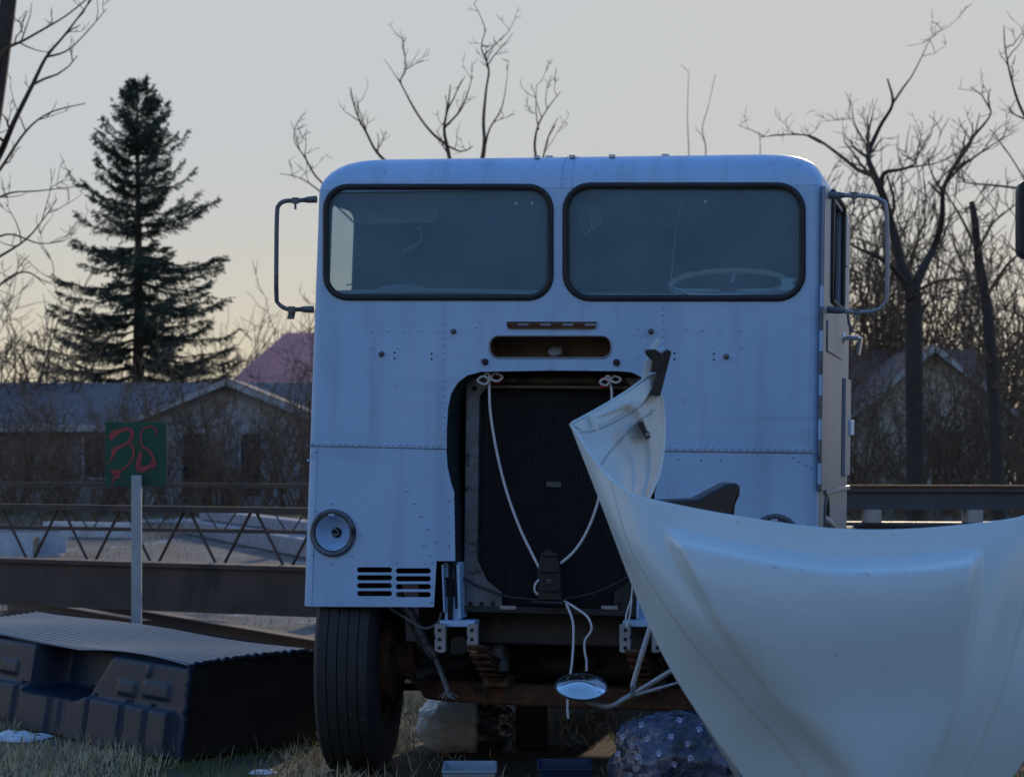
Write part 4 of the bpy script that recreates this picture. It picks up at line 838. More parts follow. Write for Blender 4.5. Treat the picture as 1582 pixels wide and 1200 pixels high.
def sidew(a, b):
    """a along length (0 right), b up (0 ground .. 1 top)"""
    t = G0.lerp(G1, a).lerp(A0.lerp(A1, a), b)
    s = a * 3.1                                           # metres from the right corner
    off = .045 * smooth01((.50 - b) / .05) * (smooth01((s - .10) / .03))               # thick lower rail
    cut = smooth01((s - .95 + .38 * (1 - b) ** 1 * 0 - .0) / .22 - (.9 - b) * .9) * smooth01((2.12 - s) / .08)   # wheel arch hollow
    hol = smooth01((s - (.80 + .42 * (1 - b))) / .16) * smooth01((1.75 + .0 - s) / .07) * smooth01((b - .40) / .06)
    off -= .20 * hol
    for s0, s1, b0, b1 in ((.17, .47, .56, .78), (.52, .74, .54, .74), (.38, .46, .78, .95), (1.9, 2.15, .55, .76), (2.2, 2.6, .55, .9)):
        off += .012 * smooth01((s - s0) / .03) * smooth01((s1 - s) / .03) * smooth01((b - b0) / .06) * smooth01((b1 - b) / .06)
    for s0, s1 in ((.30, .36), (.54, .62), (.93, .98), (1.30, 1.42), (1.75, 1.85)):
        off -= .018 * smooth01((s - s0) / .02) * smooth01((s1 - s) / .015) * smooth01((.52 - b) / .04)
    off -= .03 * smooth01((b - .9) / .1) ** 2
    off -= .03 * smooth01((s - 1.18) / .02) * smooth01((1.32 - s) / .02) * smooth01((.5 - b) / .03)
    return t + outn * off - BLO
mb = MB(); mb.grid(220, 60, sidew); mb.build('side_wall', LINER, bl_, 50)
mb = MB(); en = ((B0 - A0).cross(Vector((0, 0, 1)))).normalized()
mb.grid(40, 24, lambda a, b: G0.lerp(K0, a).lerp(A0.lerp(B0, a), b) + en * (.002 * (1 if math.sin(a * 17) > .8 else 0) + .01 * noise.noise((a * 3, b * 3, 1))) + Vector((0, 0, -.012 * b)) - BLO); mb.build('end_wall', mat('smooth_black_liner', (.010, .010, .011), .5, 0, .25, 8), bl_)
mb = MB(); mb.grid(30, 8, lambda a, b: K0.lerp(K1, a).lerp(B0.lerp(B1, a), b) - BLO); mb.build('far_wall', LINER, bl_)
mb = MB(); rk = random.Random(3); pts = [G0.lerp(A0, k / 24) + outn * .004 + Vector((rk.uniform(-.006, .006), rk.uniform(-.004, .004), 0)) - BLO for k in range(25)]
mb.tube(pts, [.012 + .006 * rk.random() for _ in pts], 6); mb.build('torn_edge', LINER, bl_)
mb = MB(); mb.tube([top(0, k / 30) + Vector((0, 0, -.006)) for k in range(31)], .012, 6); mb.build('end_lip', LINER, bl_)

# ------------------------------------------------------------------ green sign on a post
sg = empty('yard_sign', (W(212, 960, 15).x, 15, 0)); tag(sg, 'green square sign with red painted marks on a pale square post', 'sign'); SO = Vector(sg.location)
a, b = W(163, 652, 15) - SO, W(258, 751, 15) - SO
mb = MB(); mb.box(((a.x + b.x) / 2, 0, (a.z + b.z) / 2), (b.x - a.x, .012, a.z - b.z)); board = mb.build('board', GREEN, sg, bevel=.003)
mb = MB(); mb.box((.002, -.034, (W(0, 734, 15).z) / 2), (.062, .05, W(0, 734, 15).z)); mb.build('post', POSTP, sg, bevel=.004)
def Z(zx, zy): return W(zx / 3.158, 380 + zy / 3.158, 15) - SO
NS = [0.]
def stroke(pts, ws, name='paint_stroke'):
    NS[0] += .0006
    q = spline([Vector((*p, 0)) for p in pts], 6); k = len(q); mb = MB(); vs = []
    for i, p in enumerate(q):
        t = (q[min(i + 1, k - 1)] - q[max(i - 1, 0)]).normalized(); n_ = Vector((-t.y, t.x, 0)); f_ = i / (k - 1) * (len(ws) - 1); j = int(f_)
        w_ = ws[j] + (ws[min(j + 1, len(ws) - 1)] - ws[j]) * (f_ - j); w_ *= 1 + .12 * math.sin(i * 1.7)
        for s_ in (1, -1): e = p + n_ * w_ * s_; z = Z(e.x, e.y); vs.append((z.x, -.0085 - NS[0], z.z))
    mb.add(vs, [(2 * i, 2 * i + 1, 2 * i + 3, 2 * i + 2) for i in range(k - 1)]); mb.build(name, REDPAINT, board, 0)
stroke([(538, 942), (556, 918), (585, 902), (618, 893), (640, 900), (645, 922), (636, 946), (610, 968), (575, 985), (548, 998)], [8, 18, 10, 9, 9, 9, 8, 7, 9, 8])
stroke([(560, 985), (556, 1005), (548, 1030), (528, 1062)], [14, 10, 5, 2])
stroke([(634, 955), (650, 985), (652, 1020), (636, 1055), (604, 1085), (570, 1105)], [6, 6, 5, 4, 4, 5])
stroke([(545, 1108), (560, 1100), (578, 1108), (572, 1125), (555, 1128)], [8, 13, 12, 10, 5]); stroke([(560, 1120), (553, 1148), (545, 1165)], [6, 3, 1.5])
stroke([(765, 925), (762, 898), (742, 880), (712, 884), (692, 908), (686, 945), (698, 975), (724, 996), (745, 1022), (755, 1050)], [2, 4, 4, 4, 4, 4, 5, 5, 6, 8])
stroke([(688, 1003), (683, 1030), (676, 1062), (680, 1086), (700, 1088), (728, 1076), (752, 1070)], [7, 12, 12, 15, 14, 8, 10]); stroke([(740, 1048), (752, 1060), (742, 1084)], [9, 14, 6])

# ------------------------------------------------------------------ unseen metal shed added behind the photographer to block low sky light
sh = empty('sky_block_shed', (2, -9, 0)); tag(sh, 'unseen dark metal shed added across the yard to block low sky light', 'shed')
SHW = mat('sky_block_metal', (.10, .10, .11), .6, 0, .15, 2)
mb = MB()
for k in range(90):
    x = -18 + k * .4; mb.box((x, -.02 - .02 * (k % 2), 2.9), (.4, .04, 5.8))
mb.build('sky_block_cladding', SHW, sh, kind='stuff')
mb = MB(); mb.box((0, -5, 2.85), (36, 9.8, 5.7)); mb.build('body', SHW, sh)
mb = MB(); mb.prism([(-18.3, .4, 5.75), (-18.3, -5, 8.0), (-18.3, -10.4, 5.75)], (36.6, 0, 0)); mb.build('roof', mat('sky_block_roof_metal', (.09, .085, .085), .5), sh)  # roof of the added sky-blocking shed

# ------------------------------------------------------------------ steel stored in the yard
def ibeam(mb, a, b, h, w, tf=.018, tw=.014):
    a, b = Vector(a), Vector(b); up = Vector((0, 0, 1)); d = (b - a).normalized(); x = d.cross(up).normalized()
    mb.bar(a + up * (h - tf / 2), b + up * (h - tf / 2), w, tf); mb.bar(a + up * tf / 2, b + up * tf / 2, w, tf); mb.bar(a + up * (h / 2), b + up * (h / 2), tw, h - 2 * tf + .002)
def gx(px, Y): return (px - CX) / F * Y
be = empty('steel_beam', (-3, 17, 0)); tag(be, 'deep dark rusty steel beam on blocks behind the bed liner', 'beam'); O_ = Vector(be.location)
a, b = Vector((-6.4, 18.75, .385)), Vector((-.6, 15.55, .385))
mb = MB(); ibeam(mb, a - O_, b - O_, .34, .2, .03, .14); mb.build('girder', RUSTBEAM, be)
for t in (.08, .30, .97):
    c = a.lerp(b, t) - O_; mb = MB(); mb.box((c.x, c.y, .19), (.3, .3, .385)); mb.build('support_block', mat('old_timber', (.07, .055, .045), .9, 0, .3, 8), be, bevel=.01)
def joist(name, label, a, b, h, step, m, r=.011):
    j = empty(name, (a[0], a[1], 0)); tag(j, label, 'joist'); a, b = Vector(a), Vector(b); O = Vector(j.location); d = (b - a); L_ = d.length; d.normalize()
    side = d.cross(Vector((0, 0, 1))).normalized()
    mb = MB(); mb.bar(a - O, b - O, .09, .045); mb.build('top_chord', m, j)
    mb = MB(); mb.bar(a - O - Vector((0, 0, h)), b - O - Vector((0, 0, h)), .08, .04); mb.build('bottom_chord', m, j)
    k = 0; s = 0
    while s + step < L_:
        p0 = a + d * s - O; p1 = a + d * (s + step / 2 - .03) - O - Vector((0, 0, h)); p2 = a + d * (s + step / 2 + .03) - O - Vector((0, 0, h)); p3 = a + d * (s + step) - O
        for q0, q1 in ((p0, p1), (p2, p3)):
            mb = MB(); mb.tube([q0, q1], r, 6); mb.build('web_rod', m, j)
        s += step + .03
    for t in (.02, .985):
        c = a.lerp(b, t) - O; hz = a.z - h - .02; mb = MB(); mb.box((c.x, c.y, hz / 2), (.25, .25, hz)); mb.build('support_block', MATS['old_timber'], j)
joist('bar_joist', 'rusty open web joist with zigzag rods above the deep beam', (-6.6, 19.6, 1.085), (-.8, 16.4, 1.085), .41, .57, RUSTBEAM)
joist('bar_joist', 'far rusty open web joist below the hedge, behind the green sign', (-8.2, 25.6, 1.18), (-1.2, 22.4, 1.18), .45, .75, RUSTBEAM, .008)
# loose angles on the ground
for (p0, p1, w_, h_, lb) in (((-4.78, 22.1), (-2.9, 18.75), .10, .15, 'rusty steel channel lying on the ground behind the sign post'), ((-4.05, 21.7), (-.95, 16.1), .12, .15, 'rusty steel channel lying beyond the bed liner by the truck wheel')):
    mb = MB(); a = Vector((*p0, 0)); b = Vector((*p1, 0)); d = (b - a).normalized(); x = d.cross(Vector((0, 0, 1))); x.normalize()
    mb.bar(a + Vector((0, 0, h_ / 2 + .01)), b + Vector((0, 0, h_ / 2 + .01)), .012, h_); mb.bar(a + Vector((0, 0, h_ + .004)) + x * w_ / 2, b + Vector((0, 0, h_ + .004)) + x * w_ / 2, w_, .012); mb.bar(a + Vector((0, 0, .008)) + x * w_ / 2, b + Vector((0, 0, .008)) + x * w_ / 2, w_, .012)
    o = mb.build('steel_channel', mat('red_rusty_steel', (.11, .07, .06), .75, 0, .3, 3, .1, 20)); tag(o, lb, 'steel channel')
mb = MB(); mb.bar(W(224, 966, 14.9) * 1, W(276, 966, 14.6), .16, .09); o = mb.build('timber_block', mat('brown_block', (.16, .11, .09), .85, 0, .25, 9), bevel=.008); o.location.z = -W(224, 966, 14.9).z + .045; tag(o, 'short brown timber block lying beside the sign post', 'block')
# stacked beams right of the truck
BLUEB = mat('weathered_blue_beam', (.055, .062, .075), .6, 0, .25, 3, .05, 20, spot=(.07, .05, .04), spot_amt=.15, spot_scale=2)
for z0, h_, lb in ((1.065, .165, 'upper weathered steel beam of the stack beside the truck, rusty on top'), (.62, .345, 'lower weathered steel beam of the stack beside the truck')):
    t = empty('steel_beam', (4, 18, z0)); tag(t, lb, 'beam')
    mb = MB(); ibeam(mb, (-3.0, .45, 0), (4.5, -.5, 0), h_, .2, .03, .13); mb.build('girder', BLUEB, t)
    if z0 > 1.0: mb = MB(); mb.bar((-3.0, .45, h_ + .012), (4.5, -.5, h_ + .012), .22, .02); mb.build('top_plate', RUST, t)
for px, s_ in ((1345, .05), (1500, .05)):
    c = W(px, 787, 18.15); mb = MB(); mb.box((c.x, c.y - .05, 1.0145), (.11, .3, .098)); o = mb.build('spacer_block', mat('pale_spacer', (.34, .32, .30), .9, 0, .2, 8)); tag(o, 'pale spacer block between the two stacked beams', 'block', 'spacer blocks between the beams')
for x in (2.2, 5.5):
    mb = MB(); mb.box((x, 18.25 - (x - 1) * .127, .30), (.3, .35, .6)); o = mb.build('support_block', MATS['old_timber'], bevel=.01); tag(o, 'dark timber block under the stacked beams beside the truck', 'block', 'blocks under the beam stack')
# timbers, box and pale boards further off
TIM = mat('grey_timber', (.26, .27, .31), .8, 0, .25, 4, .1, 15, spot=(.36, .26, .17), spot_amt=.1, spot_scale=3)
for k, (p0, p1, z, w_, h_) in enumerate((((-5.9, 43.5), (-2.4, 32.2), .0, .5, .26), ((-5.3, 43.8), (-1.9, 33), .0, .42, .22), ((-5.6, 43.0), (-2.3, 33.4), .27, .34, .18))):
    mb = MB(); mb.bar((*p0, z + h_ / 2 + .01), (*p1, z + h_ / 2 + .01), w_, h_); o = mb.build('timber', TIM, bevel=.02); tag(o, ['long grey timber lying on the snowy gravel, front one of its pile', 'long grey timber lying on the snowy gravel, back one of its pile', 'grey timber resting on top of the pile on the gravel'][k], 'timber')
bx = empty('steel_trough', (gx(40, 34), 34, 0)); tag(bx, 'pale blue open ended steel trough lying on the gravel', 'trough')
mb = MB(); mb.box((0, 0, .02), (1.1, .5, .04)); mb.build('base', TIM, bx); 
for y_, hh in ((-.24, .30), (.24, .34)): mb = MB(); mb.box((0 if y_ > 0 else -.2, y_, hh / 2), (1.1 if y_ > 0 else .7, .03, hh)); mb.build('side_plate', mat('pale_blue_paint', (.36, .42, .50), .6, 0, .2, 6), bx)
mb = MB(); mb.box((.0, 0, .16), (.3, .4, .22)); mb.build('brown_block', mat('tan_wood', (.30, .20, .12), .8, 0, .3, 6), bx)
mb = MB(); mb.bar((gx(75, 42), 42, .14), (gx(205, 41), 41, .14), .3, .26); o = mb.build('pale_board', mat('pale_board', (.5, .52, .56), .7, 0, .2, 5)); tag(o, 'long pale board lying on the gravel below the hedge', 'board')
mb = MB(); mb.bar((gx(-60, 40), 40, .12), (gx(85, 39.5), 39.5, .12), .3, .24); o = mb.build('timber', TIM); tag(o, 'grey timber lying behind the pale blue steel trough', 'timber')

# ------------------------------------------------------------------ houses
def gable_house(name, label, loc, rz, w, d, eave, ridge, mats, wins, gable_front=True, ov=.4):
    h = empty(name, loc, (0, 0, R(rz))); tag(h, label, 'house'); wm, rm_, tm = mats
    w2, d2 = w / 2, d / 2
    if gable_front: prof = [(-w2, 0, 0), (w2, 0, 0), (w2, 0, eave), (0, 0, ridge - .12), (-w2, 0, eave)]; mb = MB(); mb.prism(prof, (0, d, 0))
    else: mb = MB(); mb.prism([(-w2, 0, 0), (-w2, d, 0), (-w2, d, eave), (-w2, d2, ridge - .12), (-w2, 0, eave)], (w, 0, 0))
    mb.build('wall', wm, h)
    sl = (ridge - eave) / (w2 if gable_front else d2)
    for s in (-1, 1):
        if gable_front: q = [(0, -ov, ridge), (s * (w2 + ov), -ov, eave - sl * ov), (s * (w2 + ov), d + ov, eave - sl * ov), (0, d + ov, ridge)]
        else: q = [(-w2 - ov, d2, ridge), (-w2 - ov, d2 + s * (d2 + ov), eave - sl * ov), (w2 + ov, d2 + s * (d2 + ov), eave - sl * ov), (w2 + ov, d2, ridge)]
        mb = MB(); mb.prism(q, (0, 0, .1)); mb.build('roof_slope', rm_, h)
        if gable_front: mb = MB(); mb.bar((0, -ov - .03, ridge - .02), (s * (w2 + ov), -ov - .03, eave - sl * ov - .02), .05, .15, (0, 0, 1)); mb.build('fascia', tm, h)
    if not gable_front: mb = MB(); mb.bar((-w2 - ov, -ov - .03, eave - sl * ov), (w2 + ov, -ov - .03, eave - sl * ov), .05, .2); mb.build('fascia', tm, h)
    for (x, z, ww, hh) in wins:
        mb = MB(); mb.box((x, -.02, z), (ww + .16, .06, hh + .16)); fr = mb.build('window', tm, h); mb = MB(); mb.box((x, -.055, z), (ww, .02, hh)); mb.build('pane', mat('dark_pane', (.03, .035, .045), .1), fr)
    return h
SHING = mat('grey_shingle', (.17, .15, .155), .9, 0, .2, 1.5, .3, 9)
BRSH = mat('brown_shingle', (.17, .11, .10), .9, 0, .2, 1.5, .3, 9)
SIDING = mat('cream_siding', (.40, .37, .31), .8, 0, .1, 1)
WALLG = mat('grey_wall', (.20, .19, .19), .8, 0, .15, 1)
FASC = mat('white_fascia', (.36, .38, .40), .6, 0, .08, 3)
gable_house('ranch_house', 'low ranch house with grey shingle roof behind the hedge', (gx(120, 64), 64, 0), 0, 13, 8, 2.3, 3.45, (WALLG, SHING, FASC), [(-3.5, 1.4, 1.3, 1.1), (1.0, 1.4, 1.6, 1.1)], False)
gable_house('ranch_house_wing', 'gabled house wing with pale fascia boards beside the ranch house', (gx(352, 60.5), 60.5, 0), 0, 4.9, 4, 2.35, 3.35, (mat('pale_gable', (.36, .38, .40), .8, 0, .1, 1), SHING, FASC), [(-.9, 1.2, .5, 1.6), (.6, 1.2, .5, 1.6)])
ph = empty('pink_roof_house', (gx(520, 76), 76, 0)); tag(ph, 'house with a hipped pink ribbed metal roof beside the truck', 'house')
PKM = mat('pink_metal_roof', (.80, .34, .29), .6, 0, .08, 1)
pe = lambda px, py, d=76: W(px, py, d) - Vector((gx(520, 76), 76, 0))
e0, e1, r0, r1 = pe(345, 599), pe(760, 599), pe(442, 514, 79.5), pe(660, 514, 79.5); b0, b1 = pe(345, 599) + Vector((0, 7, 0)), pe(760, 599) + Vector((0, 7, 0))
mb = MB(); mb.add([e0, e1, r1, r0], [(0, 1, 2, 3)]); mb.add([e0, r0, b0], [(0, 1, 2)]); mb.add([e1, b1, r1], [(0, 1, 2)]); mb.add([b0, r0, r1, b1], [(0, 1, 2, 3)]); mb.build('roof', PKM, ph, 0)
mb = MB()
for k in range(40):
    t_ = (k + .5) / 40; p0 = e0.lerp(e1, t_); x_ = p0.x; f_ = min(1, (x_ - e0.x) / max(.01, r0.x - e0.x)); f_ = min(f_, max(0, (e1.x - x_) / (e1.x - r1.x))); p1 = Vector((x_, e0.y + (r0.y - e0.y) * f_, e0.z + (r0.z - e0.z) * f_)); up_ = Vector((0, -.02, .03)); mb.bar(p0 + up_, p1 + up_, .05, .05)
mb.build('roof_rib', PKM, ph, kind='stuff')
mb = MB(); mb.prism([(e0.x + .4, .4, 0), (e1.x - .4, .4, 0), (e1.x - .4, .4, e0.z), (e0.x + .4, .4, e0.z)], (0, 6.2, 0)); mb.build('wall', SIDING, ph)
mb = MB(); mb.bar(e0 + Vector((0, -.03, -.06)), e1 + Vector((0, -.03, -.06)), .05, .16); mb.build('fascia', FASC, ph)
gable_house('brown_roof_house', 'beige gabled house with brown roof beyond the bare trees', (gx(1440, 62), 62, 0), 0, 4.0, 6, 2.7, 4.3, (SIDING, BRSH, FASC), [(.3, 1.6, .9, 1.0)])
gable_house('brown_roof_house_wing', 'long brown shingled house wing between the truck and the gable', (gx(1330, 66), 66, 0), 0, 7, 7, 2.6, 4.5, (SIDING, BRSH, FASC), [], False)

# ------------------------------------------------------------------ bare trees
def wander(p, d, L_, n, rg, up=.15, crook=.35):
    pts = [p.copy()]; d = d.normalized()
    for i in range(n):
        d = (d + Vector((rg.uniform(-1, 1), rg.uniform(-1, 1), rg.uniform(-1, 1))) * crook + Vector((0, 0, up))).normalized(); pts.append(pts[-1] + d * L_ / n)
    return pts
def twigs(mb, pts, r0, rg, dens, L_, depth, start=.25, rmin=.006):
    tot = sum((pts[i + 1] - pts[i]).length for i in range(len(pts) - 1)); k = int(tot * dens * (1 - start)) + 1
    for _ in range(k):
        f = start + (1 - start) * rg.random(); x = f * (len(pts) - 1); i = min(int(x), len(pts) - 2); p = pts[i].lerp(pts[i + 1], x - i); t = (pts[i + 1] - pts[i]).normalized()
        d = t * rg.uniform(.2, .9) + Vector((rg.uniform(-1, 1), rg.uniform(-1, 1), rg.uniform(-.5, 1)))
        l = L_ * rg.uniform(.4, 1.15); n = 4 if depth > 1 else 3; q = wander(p, d, l, n, rg)
        r = max(rmin, r0 * .42 * (1 - .55 * f)); mb.tube(q, [r * (1 - .75 * j / n) + rmin * .5 for j in range(n + 1)], 4 if r > .015 else 3, cap=False)
        if depth > 1: twigs(mb, q, r, rg, dens * 1.7, L_ * .5, depth - 1, .15, rmin)
def bare_tree(label, Y, trunk, limbs, seed, dens=2.2, tl=1.1, group=None, rmin=.006, depth=3):
    rg = random.Random(seed)
    base = W(trunk[0][0][0], 0, Y); t = empty('bare_tree', (base.x, Y, 0)); rmin = .0045; tag(t, label, 'tree', group); O = Vector(t.location)
    def conv(pts, j=.5):
        y = Y; out = []
        for i, (x, yy) in enumerate(pts):
            if i: y += rg.uniform(-j, j)
            out.append(W(x, yy, y) - O)
        return out
    tp, r0, r1 = trunk; q = conv(tp, .15); q[0].z = min(q[0].z, 0); s = spline(q, 5)
    mb = MB(); mb.tube(s, [r0 + (r1 - r0) * i / (len(s) - 1) for i in range(len(s))], 10); mb.build('trunk', BARK, t)
    tw = MB()
    for pts, a, b in limbs:
        q = spline(conv(pts), 5); a *= .78; b *= .6; m_ = MB(); m_.tube(q, [(a + (b - a) * (i / (len(q) - 1)) ** .7) * (1 + .18 * noise.noise(q[i] * 2.5)) for i in range(len(q))], 7); m_.build('limb', LIMB if a < .06 else BARK, t)
        twigs(tw, q, a, rg, dens, tl, depth, .2, rmin)
    tw.build('twigs', TWIG, t, 0, 'stuff'); return t
bare_tree('large forked bare tree standing beside the truck mirror bracket', 46, ([(1416, 800), (1414, 700), (1412, 560), (1411, 470), (1409, 445)], .19, .16),
 [([(1409, 460), (1394, 415), (1378, 350), (1362, 298), (1347, 262), (1342, 238), (1360, 195), (1379, 160), (1371, 122)], .17, .03), ([(1379, 160), (1396, 135), (1412, 112), (1437, 60)], .04, .012),
  ([(1352, 272), (1325, 262), (1300, 242), (1258, 213), (1222, 208), (1175, 212)], .075, .012), ([(1360, 292), (1366, 268), (1392, 262), (1414, 252), (1418, 225)], .08, .015),
  ([(1411, 450), (1425, 415), (1442, 385), (1455, 340), (1458, 292), (1480, 248), (1502, 214), (1530, 178), (1524, 160)], .14, .015), ([(1459, 285), (1488, 256), (1530, 226), (1560, 208)], .05, .012),
  ([(1405, 445), (1385, 420), (1362, 400), (1335, 388), (1313, 376), (1290, 350)], .10, .02), ([(1412, 452), (1450, 434), (1490, 432), (1520, 438)], .06, .02), ([(1345, 262), (1338, 225), (1320, 190), (1316, 160)], .04, .01), ([(1410, 520), (1380, 470), (1350, 440), (1330, 400)], .05, .012)], 11, 2.0, 1.0)
bare_tree('bare tree with a broken top between the forked tree and the dark mirror', 44, ([(1545, 800), (1534, 600), (1524, 470), (1512, 400), (1506, 340), (1501, 312)], .13, .05),
 [([(1510, 392), (1530, 350), (1556, 326), (1590, 300)], .05, .012), ([(1506, 380), (1484, 335), (1462, 300), (1450, 285)], .05, .012), ([(1640, 310), (1582, 293), (1530, 286), (1492, 282), (1486, 270)], .05, .012), ([(1526, 455), (1556, 410), (1590, 380)], .06, .02), ([(1530, 560), (1500, 500), (1480, 450), (1472, 400)], .05, .012), ([(1535, 600), (1570, 540), (1590, 480)], .06, .012)], 23, 2.4, .9)
bare_tree('leaning bare tree at the edge of the yard beyond the dark mirror', 40, ([(1680, 800), (1660, 500), (1640, 300)], .2, .12), [([(1640, 300), (1600, 210), (1576, 165), (1562, 120), (1553, 75), (1551, 40)], .06, .012), ([(1645, 330), (1600, 300), (1560, 240), (1530, 200)], .04, .01)], 31, 1.6, .8)
bare_tree('tall bare tree whose limbs spread over the sky left of the spruce', 36, ([(-70, 840), (-60, 500), (-40, 300), (-15, 180), (4, 60), (16, -20)], .25, .12),
 [([(-30, 290), (0, 238), (22, 188), (50, 132), (72, 88), (102, 52), (145, -5)], .085, .02), ([(-20, 160), (0, 86), (42, 60), (100, 26), (140, -6)], .05, .015), ([(-30, 300), (0, 262), (40, 203), (78, 174), (132, 160)], .045, .012), ([(-40, 330), (10, 300), (60, 295), (122, 288)], .03, .01), ([(-45, 420), (0, 396), (40, 370), (66, 340), (88, 308)], .04, .01), ([(-45, 390), (10, 362), (60, 376), (100, 372)], .03, .01), ([(72, 88), (110, 74), (165, 14)], .03, .01), ([(-40, 500), (0, 440), (40, 420), (70, 440)], .04, .01)], 5, 1.5, .75)
TG = 'bare trees rising behind the truck'
bare_tree('bare tree whose thin limbs rise above the middle of the cab roof', 42, ([(715, 800), (712, 500), (712, 330)], .2, .12),
 [([(712, 330), (700, 270), (691, 228), (686, 197), (692, 165), (696, 131)], .08, .015), ([(690, 224), (668, 206), (646, 178), (627, 144), (619, 125), (627, 106), (622, 57)], .04, .01), ([(686, 198), (711, 171), (722, 145), (730, 118)], .035, .01), ([(712, 330), (738, 270), (748, 228), (747, 186), (751, 140), (755, 106), (744, 74), (751, 45)], .075, .012), ([(750, 222), (757, 198), (775, 167), (783, 125)], .03, .01), ([(705, 330), (640, 280), (588, 242), (566, 205), (550, 172), (541, 135)], .06, .015)], 41, 1.7, .75, TG)
bare_tree('slim bare tree showing above the roof seam of the cab', 41, ([(840, 800), (836, 420), (832, 260)], .14, .05), [([(832, 260), (826, 226), (832, 193), (848, 165), (866, 142)], .04, .01), ([(834, 270), (846, 215), (862, 182)], .03, .008), ([(832, 200), (828, 170), (829, 132)], .02, .008)], 42, 1.8, .6, TG)
bare_tree('slim bare tree leaning out past the cab roof beside the left mirror bracket', 41, ([(610, 800), (606, 480), (585, 380)], .14, .07), [([(585, 380), (530, 312), (490, 275), (472, 245), (455, 218), (456, 195)], .04, .01), ([(585, 380), (505, 305), (465, 276), (432, 268)], .03, .008)], 43, 1.8, .6, TG)
bare_tree('slender bare tree rising above the right half of the cab roof', 45, ([(1085, 800), (1088, 420), (1090, 250)], .12, .03), [([(1090, 250), (1090, 225), (1085, 198), (1094, 165), (1105, 115)], .02, .007), ([(1066, 300), (1064, 230), (1062, 180), (1064, 112)], .02, .007), ([(1140, 330), (1172, 250), (1173, 205)], .03, .008)], 44, .5, .3, TG)

# ------------------------------------------------------------------ hedge of bare shrubs
def shrub_mesh(seed, h):
    rg = random.Random(seed); mb = MB()
    for k in range(12):
        a = rg.uniform(0, 6.28); d = Vector((math.cos(a) * .5, math.sin(a) * .5, 1.)); q = wander(Vector((math.cos(a) * .25, math.sin(a) * .25, 0)), d, h * rg.uniform(.6, 1.1), 7, rg, .1, .2)
        mb.tube(q, [.026 * (1 - .75 * j / 7) for j in range(8)], 4, cap=False); twigs(mb, q, .03, rg, 2.3, 1.1, 3 if k % 3 == 0 else 2, .12, .005)
    return mb.mesh('shrub', 0)
SM = [shrub_mesh(100 + k, 3.1) for k in range(5)]
for m_ in SM: m_.materials.append(TWIG)
def shrub(px, Y, s, rg, label, group):
    o = link('bare_shrub', SM[rg.randrange(5)], None); o.location = (gx(px, Y), Y, -.02); o.rotation_euler.z = rg.uniform(0, 6.28); o.scale = (s * rg.uniform(.9, 1.25), s * rg.uniform(.9, 1.2), s * rg.uniform(.85, 1.15)); tag(o, label, 'shrub', group)
rg = random.Random(77)
for row, (Y, n) in enumerate(((57, 9), (51, 8))):
    for k in range(n): shrub(-30 + 510 * (k + .5 * (row % 2)) / (n - .5) + rg.uniform(-15, 15), Y + rg.uniform(-1, 1), [1.05, .75][row] * rg.uniform(.8, 1.15), rg, 'bare brown shrub in the hedge before the ranch house', 'hedge shrubs before the ranch house')
for row, (Y, n) in enumerate(((56, 5), (50, 5))):
    for k in range(n): shrub(1300 + 320 * (k + .5 * (row % 2)) / (n - .5) + rg.uniform(-12, 12), Y + rg.uniform(-1, 1), [1.3, .9][row] * rg.uniform(.8, 1.15), rg, 'bare brown shrub in the thicket before the brown roofed house', 'thicket shrubs before the brown roofed house')
for k in range(9): shrub(1290 + 40 * k, 72 + rg.uniform(-2, 2), 2.4 * rg.uniform(.9, 1.2), rg, 'tall bare shrub showing above the brown roofed house', 'tall shrubs behind the brown roofed house')
for k in range(3): shrub(-15 + 38 * k, 69 + rg.uniform(-1, 1), 1.9 * rg.uniform(.9, 1.1), rg, 'tall bare shrub beside the foot of the spruce', 'tall shrubs beside the spruce')
for k in range(3): shrub(385 + 32 * k, 84, 1.75, rg, 'tall bare shrub showing above the pink roof', 'tall shrubs behind the pink roofed house')
for k in range(10): shrub(500 + 80 * k, 55 + rg.uniform(-2, 2), 1.1, rg, 'bare shrub of the hedge standing behind the truck', 'hedge shrubs behind the truck')

